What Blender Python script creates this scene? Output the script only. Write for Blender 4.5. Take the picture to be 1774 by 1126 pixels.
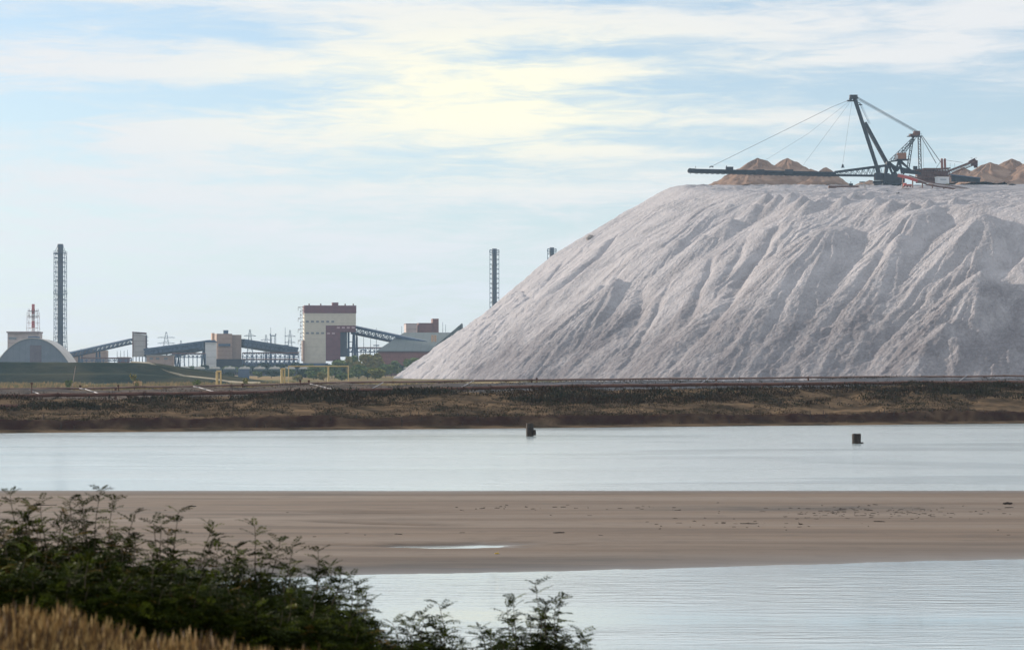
import bpy, math, random
import numpy as np
from mathutils import Vector, Matrix
R = math.radians
random.seed(7)
scene = bpy.context.scene
C = scene.collection
for o in list(bpy.data.objects): bpy.data.objects.remove(o, do_unlink=True)

# ------------------------------------------------------------------ camera
F, HX, HY, EYE = 4000.0, 887.0, 632.0, 8.0          # focal length, axis and horizon in photo pixels, eye height in metres
cd = bpy.data.cameras.new('camera'); cam = bpy.data.objects.new('camera', cd); C.objects.link(cam)
cam.location = (0, 0, EYE); cam.rotation_euler = (R(90), 0, 0)
cd.sensor_width = 36; cd.lens = 36*F/1774; cd.shift_y = (HY-563)/1774
cd.clip_start = 0.3; cd.clip_end = 20000
cd.dof.use_dof = True; cd.dof.focus_distance = 700; cd.dof.aperture_fstop = 5.0
scene.camera = cam

# ------------------------------------------------------------------ light
scene.view_settings.view_transform = 'Standard'; scene.view_settings.look = 'None'
scene.view_settings.exposure = 0.15; scene.view_settings.gamma = 1
SUN = Vector((-0.77, 0.58, 0.28)).normalized()
sd = bpy.data.lights.new('sun', 'SUN'); sd.energy = 5.7; sd.angle = R(0.6); sd.color = (1.0, 0.86, 0.70)
so = bpy.data.objects.new('sun', sd); C.objects.link(so)
so.rotation_euler = SUN.to_track_quat('Z', 'Y').to_euler()

world = bpy.data.worlds.new('World'); scene.world = world; world.use_nodes = True
nt = world.node_tree; N = nt.nodes; L = nt.links
for n in list(N): N.remove(n)
def wmath(op, a, b=None, c=None, clamp=False):
    n = N.new('ShaderNodeMath'); n.operation = op; n.use_clamp = clamp
    for i, v in enumerate((a, b, c)):
        if v is None: continue
        if isinstance(v, (int, float)): n.inputs[i].default_value = v
        else: L.new(v, n.inputs[i])
    return n.outputs[0]
tc = N.new('ShaderNodeTexCoord'); sep = N.new('ShaderNodeSeparateXYZ'); L.new(tc.outputs['Generated'], sep.inputs[0])
dx, dy, dz = sep.outputs
sky = N.new('ShaderNodeTexSky'); sky.sky_type = 'NISHITA'; sky.sun_disc = False
sky.sun_elevation = math.asin(SUN.z); sky.sun_rotation = math.atan2(SUN.x, SUN.y)
sky.air_density = 1.0; sky.dust_density = 0.6; sky.ozone_density = 3.2; sky.altitude = 150
mp = N.new('ShaderNodeMapping'); L.new(tc.outputs['Generated'], mp.inputs[0])
mp.inputs['Rotation'].default_value = (0, R(-1.2), 0); mp.inputs['Scale'].default_value = (6.0, 6.0, 36)
n1 = N.new('ShaderNodeTexNoise'); n1.inputs['Scale'].default_value = 1.55; n1.inputs['Detail'].default_value = 9
n1.inputs['Roughness'].default_value = 0.6; n1.inputs['Distortion'].default_value = 0.5; L.new(mp.outputs[0], n1.inputs[0])
mp2 = N.new('ShaderNodeMapping'); L.new(tc.outputs['Generated'], mp2.inputs[0])
mp2.inputs['Scale'].default_value = (18, 18, 130); mp2.inputs['Location'].default_value = (3.1, 1.7, 0.4)
n2 = N.new('ShaderNodeTexNoise'); n2.inputs['Scale'].default_value = 1.6; n2.inputs['Detail'].default_value = 7
n2.inputs['Roughness'].default_value = 0.62; n2.inputs['Distortion'].default_value = 0.8; L.new(mp2.outputs[0], n2.inputs[0])
az = wmath('ARCTAN2', dx, dy); el = wmath('ARCSINE', dz)
def bank(px, py, sx, sy, amp, tilt=0.0):            # a soft cloud bank at its azimuth and elevation
    a0, e0 = (px-HX)/F, (HY-py)/F
    u = wmath('MULTIPLY', wmath('SUBTRACT', az, a0), F/sx)
    v0 = wmath('SUBTRACT', el, e0)
    if tilt: v0 = wmath('SUBTRACT', v0, wmath('MULTIPLY', wmath('SUBTRACT', az, a0), tilt))
    v = wmath('MULTIPLY', v0, F/sy)
    q = wmath('ADD', wmath('MULTIPLY', u, u), wmath('MULTIPLY', v, v))
    return wmath('MULTIPLY', wmath('EXPONENT', wmath('MULTIPLY', q, -1.0)), amp)
def total(lst):
    s = lst[0]
    for t in lst[1:]: s = wmath('ADD', s, t)
    return s
banks = total([bank(760, 58, 230, 34, .26), bank(830, 205, 150, 50, .30), bank(420, 240, 280, 36, .24), bank(300, 128, 330, 20, .22, .03),
    bank(600, 100, 120, 14, .14), bank(1060, 262, 140, 16, .20), bank(1380, 55, 330, 34, .22, -.02), bank(1500, 108, 260, 12, .2, .05), bank(90, 8, 280, 10, .2),
    bank(1300, 210, 420, 12, .14, .01), bank(960, 130, 220, 26, .2), bank(100, 300, 300, 16, .12), bank(560, 335, 520, 26, .16), bank(250, 400, 420, 24, .12), bank(760, 440, 420, 22, .10), bank(980, 330, 260, 22, .12), bank(420, 500, 500, 18, .06), bank(1720, 30, 120, 30, .16),
    bank(60, 210, 130, 32, -.22), bank(250, 55, 300, 26, -.16), bank(420, 175, 230, 20, -.12), bank(1500, 165, 200, 28, -.14), bank(1180, 150, 200, 22, -.12),
    bank(1700, 200, 150, 30, -.12), bank(1000, 95, 160, 10, -.14), bank(1250, 250, 160, 12, -.12), bank(1150, 12, 240, 12, -.14)])
cov = wmath('ADD', wmath('ADD', wmath('MULTIPLY', n1.outputs['Fac'], 0.8), wmath('MULTIPLY', n2.outputs['Fac'], 0.62)), banks)
cov = wmath('ADD', cov, wmath('MULTIPLY', wmath('SUBTRACT', el, 0.14, clamp=True), 1.1))  # extra cloud cover added overhead, out of view, to whiten the water
cov = wmath('ADD', cov, wmath('MULTIPLY', wmath('SUBTRACT', bank(560, -560, 2600, 560, 1.0), .25, clamp=True), .5))  # coverage for the added unseen bright bank above the frame
mr = N.new('ShaderNodeMapRange'); added_glow = bank(560, -560, 2600, 560, 1.0); mr.interpolation_type = 'SMOOTHSTEP'; L.new(cov, mr.inputs[0])
mr.inputs['From Min'].default_value = 0.54; mr.inputs['From Max'].default_value = 0.96
warm = bank(850, 170, 420, 130, 1.0)
def wmix(f, a, b):
    n = N.new('ShaderNodeMix'); n.data_type = 'RGBA'
    if isinstance(f, (int, float)): n.inputs['Factor'].default_value = f
    else: L.new(f, n.inputs['Factor'])
    for v, s in ((a, 6), (b, 7)):
        if isinstance(v, tuple): n.inputs[s].default_value = v
        else: L.new(v, n.inputs[s])
    return n.outputs[2]
SKYK = 0.13
cloudc = wmix(warm, (5.95, 6.05, 6.15, 1), (7.7, 7.35, 5.7, 1))
veil = wmath('ADD', wmath('MULTIPLY', wmath('EXPONENT', wmath('MULTIPLY', wmath('ABSOLUTE', el), -6.5)), 0.58), 0.10)   # thin high veil thickening to the horizon
skyv = wmix(veil, sky.outputs[0], (5.2, 5.75, 6.2, 1))
vs = N.new('ShaderNodeVectorMath'); vs.operation = 'SCALE'; L.new(cloudc, vs.inputs[0]); L.new(wmath('ADD', wmath('MULTIPLY', wmath('SUBTRACT', added_glow, .34, clamp=True), 2.0), 1.0), vs.inputs['Scale']); cloudc = vs.outputs[0]   # unseen bright cloud added above the frame to lighten the water
full = wmix(mr.outputs[0], skyv, cloudc)
bg = N.new('ShaderNodeBackground'); L.new(full, bg.inputs[0]); bg.inputs[1].default_value = SKYK
wo = N.new('ShaderNodeOutputWorld'); L.new(bg.outputs[0], wo.inputs[0])

# ------------------------------------------------------------------ helpers
def W(px, py, d): return Vector(((px-HX)/F*d, d, EYE+(HY-py)/F*d))
def tag(o, label=None, cat=None, group=None, kind=None):
    if label: o['label'] = label
    if cat: o['category'] = cat
    if group: o['group'] = group
    if kind: o['kind'] = kind
    return o
def thing(name, loc, label, cat, group=None):
    o = bpy.data.objects.new(name, None); o.empty_display_size = 0.5; C.objects.link(o); o.location = loc
    return tag(o, label, cat, group)
def origin(o):
    v = Vector((0, 0, 0))
    while o is not None: v += o.location; o = o.parent
    return v
class MB:
    def __init__(s): s.v = []; s.f = []; s.m = []
    def add(s, vs, fs, m=0):
        k = len(s.v); s.v += [tuple(v) for v in vs]; s.f += [tuple(i+k for i in f) for f in fs]; s.m += [m]*len(fs)
    def hexa(s, b, t, m=0):     # four bottom and four top corners, same winding
        s.add(list(b)+list(t), [(3,2,1,0),(4,5,6,7),(0,1,5,4),(1,2,6,5),(2,3,7,6),(3,0,4,7)], m)
    def box(s, c, sz, m=0, rz=0.0):
        M = Matrix.Rotation(rz, 3, 'Z'); c = Vector(c); x, y, z = [q/2 for q in sz]
        P = lambda a, b, h: c+M @ Vector((a, b, h))
        s.hexa([P(-x,-y,-z),P(x,-y,-z),P(x,y,-z),P(-x,y,-z)], [P(-x,-y,z),P(x,-y,z),P(x,y,z),P(-x,y,z)], m)
    def beam(s, p, q, w, h=None, m=0, up=Vector((0,0,1))):
        p = Vector(p); q = Vector(q); h = h or w; d = (q-p)
        if d.length < 1e-6: return
        d.normalize(); a = d.cross(up)
        if a.length < 1e-3: a = Vector((1,0,0))
        a.normalize(); b = a.cross(d); a *= w/2; b *= h/2
        s.add([p-a-b,p+a-b,p+a+b,p-a+b,q-a-b,q+a-b,q+a+b,q-a+b], [(0,1,2,3),(7,6,5,4),(0,4,5,1),(1,5,6,2),(2,6,7,3),(3,7,4,0)], m)
    def tube(s, p, q, r0, r1=None, n=8, m=0, caps=True):
        p = Vector(p); q = Vector(q); r1 = r0 if r1 is None else r1; d = (q-p).normalized()
        a = d.orthogonal().normalized(); b = d.cross(a); k = len(s.v)
        for c, r in ((p, r0), (q, r1)):
            for i in range(n):
                t = 2*math.pi*i/n; s.v.append(tuple(c+a*r*math.cos(t)+b*r*math.sin(t)))
        for i in range(n):
            j = (i+1) % n; s.f.append((k+i, k+j, k+n+j, k+n+i)); s.m.append(m)
        if caps: s.f += [tuple(k+i for i in reversed(range(n))), tuple(k+n+i for i in range(n))]; s.m += [m, m]
    def path(s, pts, r, n=6, m=0):
        for a, b in zip(pts[:-1], pts[1:]): s.tube(a, b, r, n=n, m=m)
    def build(s, name, mats, parent=None, loc=None, smooth=False):
        if not isinstance(mats, (list, tuple)): mats = [mats]
        off = origin(parent) if parent is not None else Vector(loc or (0, 0, 0))
        V = np.array(s.v, dtype=np.float64)-np.array(off)
        me = bpy.data.meshes.new(name); me.from_pydata([tuple(v) for v in V], [], s.f)
        for m in mats: me.materials.append(m)
        if len(mats) > 1: me.polygons.foreach_set('material_index', s.m)
        if smooth: me.polygons.foreach_set('use_smooth', [True]*len(me.polygons))
        me.update()
        o = bpy.data.objects.new(name, me); C.objects.link(o)
        if parent is not None: o.parent = parent
        else: o.location = off
        return o
def grid_mesh(name, X, Y, Z, mats, smooth=True, wrap=False, attr=None, mi=None):
    n, m = X.shape
    co = np.stack([X, Y, Z], -1).reshape(-1, 3).astype(np.float32)
    idx = np.arange(n*m).reshape(n, m)
    if wrap: idx = np.concatenate([idx, idx[:1]], 0)
    a, b, c, d = idx[:-1, :-1], idx[1:, :-1], idx[1:, 1:], idx[:-1, 1:]
    q = np.stack([a, b, c, d], -1).reshape(-1, 4)
    p0, p1, p3 = co[q[0, 0]], co[q[0, 1]], co[q[0, 3]]
    if np.cross(p1-p0, p3-p0)[2] < 0: q = q[:, ::-1]
    me = bpy.data.meshes.new(name)
    me.vertices.add(len(co)); me.vertices.foreach_set('co', co.ravel())
    me.loops.add(q.size); me.loops.foreach_set('vertex_index', q.ravel().astype(np.int32))
    me.polygons.add(len(q)); me.polygons.foreach_set('loop_start', np.arange(0, q.size, 4, dtype=np.int32))
    if smooth: me.polygons.foreach_set('use_smooth', np.ones(len(q), dtype=bool))
    for mt in (mats if isinstance(mats, (list, tuple)) else [mats]): me.materials.append(mt)
    if attr is not None:
        for k, v in attr.items():
            at = me.attributes.new(k, 'FLOAT', 'POINT'); at.data.foreach_set('value', v.ravel().astype(np.float32))
    me.update(calc_edges=True); me.validate()
    o = bpy.data.objects.new(name, me); C.objects.link(o)
    return o
_T = np.random.RandomState(3).rand(256, 256)
def vn(x, y, s=0):
    x = np.asarray(x, float)+s*17.31; y = np.asarray(y, float)+s*9.73
    xi = np.floor(x).astype(int); yi = np.floor(y).astype(int); fx = x-xi; fy = y-yi
    fx = fx*fx*(3-2*fx); fy = fy*fy*(3-2*fy)
    g = lambda a, b: _T[a & 255, b & 255]
    return (g(xi, yi)*(1-fx)+g(xi+1, yi)*fx)*(1-fy)+(g(xi, yi+1)*(1-fx)+g(xi+1, yi+1)*fx)*fy
def fbm(x, y, o=4, s=0, g=0.5):
    t = 0; a = 1; w = 0
    for i in range(o): t = t+a*(vn(x*2**i, y*2**i, s+i)-.5); w += a; a *= g
    return t/w*2
def ridged(x, y, s=0): return 1-np.abs(2*vn(x, y, s)-1)
def sstep(a, b, x): t = np.clip((x-a)/(b-a), 0, 1); return t*t*(3-2*t)

# ------------------------------------------------------------------ materials
def mat(name, c1, c2=None, rough=.85, scale=1.0, bump=0.0, bscale=None, metal=0.0, stretch=(1,1,1), lo=.35, hi=.65, spec=.3, c3=None, s3=.2, coord='Object'):
    m = bpy.data.materials.new(name); m.use_nodes = True; t = m.node_tree; n = t.nodes; l = t.links
    p = n['Principled BSDF']; p.inputs['Roughness'].default_value = rough; p.inputs['Metallic'].default_value = metal
    p.inputs['Specular IOR Level'].default_value = spec
    p.inputs['Base Color'].default_value = (*c1, 1)
    if c2 is not None or bump:
        co = n.new('ShaderNodeTexCoord'); mpn = n.new('ShaderNodeMapping'); l.new(co.outputs[coord], mpn.inputs[0]); mpn.inputs['Scale'].default_value = stretch
    if c2 is not None:
        nz = n.new('ShaderNodeTexNoise'); nz.inputs['Scale'].default_value = scale; nz.inputs['Detail'].default_value = 6; nz.inputs['Roughness'].default_value = .6
        l.new(mpn.outputs[0], nz.inputs[0])
        rp = n.new('ShaderNodeMapRange'); rp.inputs['From Min'].default_value = lo; rp.inputs['From Max'].default_value = hi; l.new(nz.outputs['Fac'], rp.inputs[0])
        mx = n.new('ShaderNodeMix'); mx.data_type = 'RGBA'; mx.inputs[6].default_value = (*c1, 1); mx.inputs[7].default_value = (*c2, 1); l.new(rp.outputs[0], mx.inputs[0])
        out = mx.outputs[2]
        if c3 is not None:
            n3 = n.new('ShaderNodeTexNoise'); n3.inputs['Scale'].default_value = s3; n3.inputs['Detail'].default_value = 5; l.new(mpn.outputs[0], n3.inputs[0])
            r3 = n.new('ShaderNodeMapRange'); r3.inputs['From Min'].default_value = .48; r3.inputs['From Max'].default_value = .62; l.new(n3.outputs['Fac'], r3.inputs[0])
            m3 = n.new('ShaderNodeMix'); m3.data_type = 'RGBA'; m3.inputs[7].default_value = (*c3, 1); l.new(out, m3.inputs[6]); l.new(r3.outputs[0], m3.inputs[0]); out = m3.outputs[2]
        l.new(out, p.inputs['Base Color'])
    if bump:
        nb = n.new('ShaderNodeTexNoise'); nb.inputs['Scale'].default_value = bscale or scale*4; nb.inputs['Detail'].default_value = 9; l.new(mpn.outputs[0], nb.inputs[0])
        bp = n.new('ShaderNodeBump'); bp.inputs['Strength'].default_value = 1; bp.inputs['Distance'].default_value = bump; l.new(nb.outputs['Fac'], bp.inputs['Height']); l.new(bp.outputs[0], p.inputs['Normal'])
    return m
def panel_mat(name, c1, c2, pitch=3.0, dark=.75, rough=.7, axis='Z', var=.4):   # sheet cladding with joints and weathering
    m = mat(name, c1, c2, rough=rough, scale=var, lo=.3, hi=.7); t = m.node_tree; n = t.nodes; l = t.links
    p = n['Principled BSDF']; src = p.inputs['Base Color'].links[0].from_socket
    co = n.new('ShaderNodeTexCoord'); sp = n.new('ShaderNodeSeparateXYZ'); l.new(co.outputs['Object'], sp.inputs[0])
    q = n.new('ShaderNodeMath'); q.operation = 'PINGPONG'; l.new(sp.outputs[axis], q.inputs[0]); q.inputs[1].default_value = pitch/2
    g = n.new('ShaderNodeMath'); g.operation = 'LESS_THAN'; l.new(q.outputs[0], g.inputs[0]); g.inputs[1].default_value = pitch*.06
    mx = n.new('ShaderNodeMix'); mx.data_type = 'RGBA'; mx.blend_type = 'MULTIPLY'; l.new(src, mx.inputs[6]); mx.inputs[7].default_value = (dark, dark, dark, 1)
    l.new(g.outputs[0], mx.inputs[0]); l.new(mx.outputs[2], p.inputs['Base Color'])
    return m
M = dict(
    hazed_steel=mat('haze_tinted_steel', (.055,.09,.15), (.08,.12,.19), scale=.3, rough=.6),  # blue of distant haze mixed into the steel colour
    dark_steel=mat('dark_steel', (.018,.024,.034), (.034,.038,.046), scale=.5, rough=.6),
    brown_steel=mat('rusty_steel', (.10,.045,.035), (.16,.09,.07), scale=.6, rough=.75),
    red_paint=mat('faded_red_paint', (.42,.07,.06), (.35,.10,.08), scale=.4, rough=.6),
    white_paint=mat('chalky_white_paint', (.72,.72,.70), (.58,.58,.56), scale=.4, rough=.6),
    orange_cab=mat('cab_cladding', (.30,.15,.09), (.22,.12,.08), scale=.6),
    tan_brick=panel_mat('tan_brick', (.36,.27,.22), (.29,.21,.18), 3.2),
    pink_panel=panel_mat('weathered_pinkish_panel', (.48,.40,.38), (.38,.31,.30), 4.5),
    shed_panel=panel_mat('pale_shed_panel', (.42,.42,.42), (.33,.31,.31), 4.2, var=.15),
    tank_white=panel_mat('pale_cladding', (.62,.64,.66), (.52,.54,.56), 5.0, dark=.85),
    cream=panel_mat('cream_cladding', (.56,.53,.45), (.48,.455,.39), 6.0, dark=.93),
    maroon=panel_mat('maroon_cladding', (.17,.07,.08), (.13,.06,.07), 6.0, dark=.9),
    brick_red=panel_mat('red_brick', (.22,.10,.085), (.16,.075,.07), 3.0, dark=.85),
    roof_grey=panel_mat('grey_green_roof_sheet', (.10,.125,.13), (.075,.095,.10), 6.0, dark=.85, axis='X'),
    gable=panel_mat('blue_grey_gable_sheet', (.17,.20,.25), (.13,.16,.20), 4.0, dark=.9, axis='X', var=.2),
    arch_roof=mat('arched_roof_sheet', (.50,.48,.46), (.40,.38,.37), scale=.2),
    glass=mat('dull_window_glass', (.16,.18,.20), rough=.25, spec=.6),
    yellow=mat('yellow_gas_pipe_paint', (.55,.42,.20), (.45,.33,.16), scale=.6, rough=.6),
    teal=mat('teal_paint', (.10,.26,.30), (.09,.22,.26), scale=.5),
    wagon=mat('dark_wagon_paint', (.06,.09,.10), (.10,.13,.13), scale=.4),
    wagon_top=mat('pale_wagon_top', (.60,.60,.58), (.40,.40,.38), scale=.4),
    pipe=mat('rusty_pipe', (.075,.035,.028), (.13,.065,.05), scale=.35, rough=.8),
    pipe_light=mat('weathered_pipe', (.14,.09,.075), (.22,.15,.13), scale=.35, rough=.8),
    hose=mat('pale_hose', (.36,.37,.40), (.27,.27,.30), scale=.8),
    post=mat('black_wet_concrete', (.022,.018,.016), (.05,.038,.03), scale=1.6, bump=.04, bscale=6),
    bark=mat('bark', (.07,.05,.035), (.11,.085,.06), scale=6),
    driftwood=mat('dark_driftwood', (.035,.028,.025), (.06,.045,.04), scale=8),
    cable=mat('steel_cable', (.06,.065,.07), rough=.5),
    concrete=mat('concrete', (.35,.33,.30), (.28,.26,.24), scale=.5),
)

# ================================================================== THE LARGE STRUCTURE
# ---- ground sheet to the horizon
gm = mat('dry_field_ground', (.20,.15,.085), (.09,.10,.05), scale=.02, rough=.95, lo=.42, hi=.58, c3=(.30,.215,.12), s3=.009, coord='Object', spec=0.0)
xs = np.concatenate([np.linspace(-9000,-900,12), np.linspace(-800,800,81), np.linspace(900,9000,12)])
ys = np.concatenate([[-3000,-200,0,100,200,300], np.linspace(345,1200,60), np.linspace(1250,2600,40), np.linspace(2800,12000,14)])
X, Y = np.meshgrid(xs, ys, indexing='ij')
Z = np.where(Y < 340, -2.0, 0.0)+np.where(Y > 400, .5*fbm(X/60, Y/60, 3, 5), 0)
g = grid_mesh('ground', X, Y, Z, gm); g['kind'] = 'structure'

# ---- water
def water_mat():
    m = bpy.data.materials.new('rippled_water'); m.use_nodes = True; t = m.node_tree; n = t.nodes; l = t.links
    p = n['Principled BSDF']; p.inputs['Base Color'].default_value = (.32,.39,.42,1); p.inputs['Roughness'].default_value = .06
    p.inputs['IOR'].default_value = 1.45; p.inputs['Specular IOR Level'].default_value = .5
    co = n.new('ShaderNodeTexCoord')
    def nz(sc, st, det, dist=0.0, rot=0.0):
        mpn = n.new('ShaderNodeMapping'); mpn.inputs['Scale'].default_value = st; mpn.inputs['Rotation'].default_value = (0, 0, rot); l.new(co.outputs['Object'], mpn.inputs[0])
        q = n.new('ShaderNodeTexNoise'); q.inputs['Scale'].default_value = sc; q.inputs['Detail'].default_value = det; q.inputs['Distortion'].default_value = dist
        l.new(mpn.outputs[0], q.inputs[0]); return q.outputs['Fac']
    a = nz(1.0, (.42, 2.0, 1), 5, .5, R(4)); b = nz(4.5, (.35, 1.5, 1), 3, 0, R(-5)); patch = nz(.035, (.5, 1.6, 1), 3, .6)
    pr = n.new('ShaderNodeMapRange'); l.new(patch, pr.inputs[0]); pr.inputs['From Min'].default_value = .40; pr.inputs['From Max'].default_value = .62
    pr.inputs['To Min'].default_value = .12; pr.inputs['To Max'].default_value = 1.0
    s = n.new('ShaderNodeMath'); s.operation = 'MULTIPLY_ADD'; l.new(b, s.inputs[0]); s.inputs[1].default_value = .22; l.new(a, s.inputs[2])
    s2 = n.new('ShaderNodeMath'); s2.operation = 'MULTIPLY'; l.new(s.outputs[0], s2.inputs[0]); l.new(pr.outputs[0], s2.inputs[1])
    sy = n.new('ShaderNodeSeparateXYZ'); l.new(co.outputs['Object'], sy.inputs[0])
    ry = n.new('ShaderNodeMapRange'); l.new(sy.outputs['Y'], ry.inputs[0]); ry.inputs['From Min'].default_value = 95; ry.inputs['From Max'].default_value = 150; ry.inputs['To Min'].default_value = .045; ry.inputs['To Max'].default_value = .15
    r2 = n.new('ShaderNodeMapRange'); l.new(sy.outputs['Y'], r2.inputs[0]); r2.inputs['From Min'].default_value = 95; r2.inputs['From Max'].default_value = 150; r2.inputs['To Min'].default_value = .06; r2.inputs['To Max'].default_value = .16; l.new(r2.outputs[0], p.inputs['Roughness'])
    bp = n.new('ShaderNodeBump'); l.new(ry.outputs[0], bp.inputs['Distance']); bp.inputs['Strength'].default_value = 1; l.new(s2.outputs[0], bp.inputs['Height']); l.new(bp.outputs[0], p.inputs['Normal'])
    return m
wb = MB(); wb.add([(-700,20,0),(700,20,0),(700,400,0),(-700,400,0)], [(0,1,2,3)])
w = wb.build('water', water_mat()); w['kind'] = 'structure'

# ---- sandbar
def sand_h(x, y):
    near = np.interp(x, [-140,-60,-30,-11,20,60,140], [83,83,84.4,86.2,94.9,98.5,99])+.8*fbm(x/7, y*0, 3, 2)+.40*fbm(x/1.3, y*0, 3, 6)
    far = 147+.8*fbm(x/30, y*0+3, 3, 4)
    t = np.minimum(y-near, far-y)
    z = .13*(1-np.exp(-np.maximum(t, 0)/9))+np.where(t < 0, t*.06, t*.004)
    z = z+.022*fbm(x/18, y/3.5, 4, 8)*sstep(0, 5, t)+.006*fbm(x/1.5, y/.6, 3, 9)*sstep(0, 2, t)
    pn = .9*fbm(x/1.6, y/1.1, 3, 12)
    z -= .26*np.exp(-(((x+3.0)/3.8)**2+((y-101.3-.10*(x+3))/(1.15+.16*np.clip(x+3,-3,3)))**2)*(1+.8*pn))
    z -= .20*np.exp(-((x+6.8)/3.6)**2-((y-122.3)/.9)**2)
    z -= .22*np.exp(-((x+6.0)/3.4)**2-((y-113.4+.36*(x+6))/.5)**2)
    z -= .10*np.exp(-((x+22)/8)**2-((y-117)/1.2)**2)
    return z
xs = np.concatenate([np.linspace(-160,-36,60), np.linspace(-35,45,400), np.linspace(46,160,60)]); ys = np.linspace(82,150,340)
X, Y = np.meshgrid(xs, ys, indexing='ij')
def sand_mat():
    m = mat('wet_sand', (.152,.115,.090), (.090,.067,.055), rough=.9, scale=.30, stretch=(.11,1.5,1), lo=.36, hi=.64, bump=.02, bscale=3.5, spec=.25, c3=(.158,.128,.108), s3=.12)
    t = m.node_tree; n = t.nodes; l = t.links; p = n['Principled BSDF']
    ge = n.new('ShaderNodeNewGeometry'); sp = n.new('ShaderNodeSeparateXYZ'); l.new(ge.outputs['Position'], sp.inputs[0])
    mr = n.new('ShaderNodeMapRange'); mr.inputs['From Min'].default_value = 0; mr.inputs['From Max'].default_value = .10; l.new(sp.outputs['Z'], mr.inputs[0])
    mr.inputs['To Min'].default_value = .42; mr.inputs['To Max'].default_value = .95; l.new(mr.outputs[0], p.inputs['Roughness'])
    src = p.inputs['Base Color'].links[0].from_socket
    m2 = n.new('ShaderNodeMapRange'); m2.inputs['From Min'].default_value = .01; m2.inputs['From Max'].default_value = .12; m2.inputs['To Min'].default_value = .6; m2.inputs['To Max'].default_value = 1; l.new(sp.outputs['Z'], m2.inputs[0])
    at = n.new('ShaderNodeAttribute'); at.attribute_name = 'silt'; ms = n.new('ShaderNodeMix'); ms.data_type = 'RGBA'; l.new(at.outputs['Fac'], ms.inputs[0]); l.new(src, ms.inputs[6]); ms.inputs[7].default_value = (.062,.052,.048,1)
    mx = n.new('ShaderNodeVectorMath'); mx.operation = 'SCALE'; l.new(ms.outputs[2], mx.inputs[0]); l.new(m2.outputs[0], mx.inputs['Scale']); l.new(mx.outputs[0], p.inputs['Base Color'])
    return m
stain = np.exp(-((X-16)/8.5)**2-((Y-125.5-.05*(X-16))/3.0)**2)*(.45+.9*vn(X/1.6, Y/.7, 14))
blot = .42*sstep(.10, .45, fbm(X/3.2, Y/1.1, 4, 16))*sstep(6, -18, X-.2*(Y-110))+.25*sstep(.15, .5, fbm(X/1.1, Y/.5, 3, 17))
nearb = sstep(9, 2, Y-np.interp(X, [-140,-30,-8,21,60], [83,84.4,86.2,94.9,98.5]))*sstep(14, -4, X)*(.3+.9*vn(X/2.5, Y/.45, 15))
sb = grid_mesh('sandbar', X, Y, sand_h(X, Y), sand_mat(), attr={'silt': np.clip(stain+nearb+blot, 0, 1)}); sb['kind'] = 'structure'

# ---- dike (the far bank)
def edge(x): return 291.5+.35*np.clip(x, -140, 140)+.7*fbm(x/25, x*0, 3, 11)
def ztop(x): return np.interp(x, [-300,-61,0,75,300], [3.3,3.5,4.45,5.0,5.3])
def dike_h(x, t):
    zt = ztop(x); cl = .55+.75*vn(x/7, x*0, 21)+.3*vn(x/1.6, t/2, 22)
    z = np.interp(t, [-14,0,3.2], [-1.2,0,.28])
    c0 = 3.6+1.0*fbm(x/5, x*0, 3, 23)
    z = z+cl*sstep(c0, c0+.9, t)+.30*(ridged(x/1.1, t/.8, 28)-.5)*sstep(c0-.3, c0+.5, t)*(1-sstep(c0+1.2, c0+2.5, t))
    sl = np.clip((t-5)/23, 0, 1); z = z+(zt-1.5)*(sl**1.1)*sstep(4, 8, t)
    z = z+.35*fbm(x/6, t/4, 4, 24)*sstep(5, 9, t)*(1-sstep(26, 30, t))
    z = z+1.02*sstep(30, 50, t)
    return np.where(t > 56, z*(1-sstep(56, 84, t))-.1*sstep(70,86,t), z)+.07*fbm(x/1.5, t/1.2, 3, 25)*sstep(1, 4, t)
xs = np.concatenate([np.linspace(-420,-80,70), np.linspace(-79,95,600), np.linspace(96,420,70)])
ts = np.concatenate([np.linspace(-14,3,14), np.linspace(3.2,30,110), np.linspace(31,86,60)])
X, T = np.meshgrid(xs, ts, indexing='ij'); Y = edge(X)+T; Z = dike_h(X, T)
def dike_mat():
    m = mat('dike_earth', (.165,.115,.074), (.055,.042,.03), rough=.95, scale=.35, stretch=(.6,.8,1), lo=.4, hi=.62, bump=.22, bscale=2.6, spec=0.0)
    t = m.node_tree; n = t.nodes; l = t.links; p = n['Principled BSDF']; src = p.inputs['Base Color'].links[0].from_socket
    at = n.new('ShaderNodeAttribute'); at.attribute_name = 'cliff'
    mx = n.new('ShaderNodeMix'); mx.data_type = 'RGBA'; l.new(at.outputs['Fac'], mx.inputs[0]); l.new(src, mx.inputs[6]); mx.inputs[7].default_value = (.040,.022,.019,1)
    a2 = n.new('ShaderNodeAttribute'); a2.attribute_name = 'crown'
    m2 = n.new('ShaderNodeMix'); m2.data_type = 'RGBA'; l.new(a2.outputs['Fac'], m2.inputs[0]); l.new(mx.outputs[2], m2.inputs[6]); m2.inputs[7].default_value = (.10,.105,.12,1)
    l.new(m2.outputs[2], p.inputs['Base Color']); return m
cliff = np.clip(sstep(2.8,4,T)*(1-sstep(5.4,7.5,T))*(.35+.45*vn(X/3, T/2, 31)+.5*vn(X/.8, T/.35, 32)), 0, 1)
crown = sstep(29,34,T)*(.5+.5*sstep(-15,10,X))*(1-sstep(56,60,T))
dk = grid_mesh('dike', X, Y, Z, dike_mat(), attr={'cliff': cliff, 'crown': crown}); dk['kind'] = 'structure'

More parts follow.
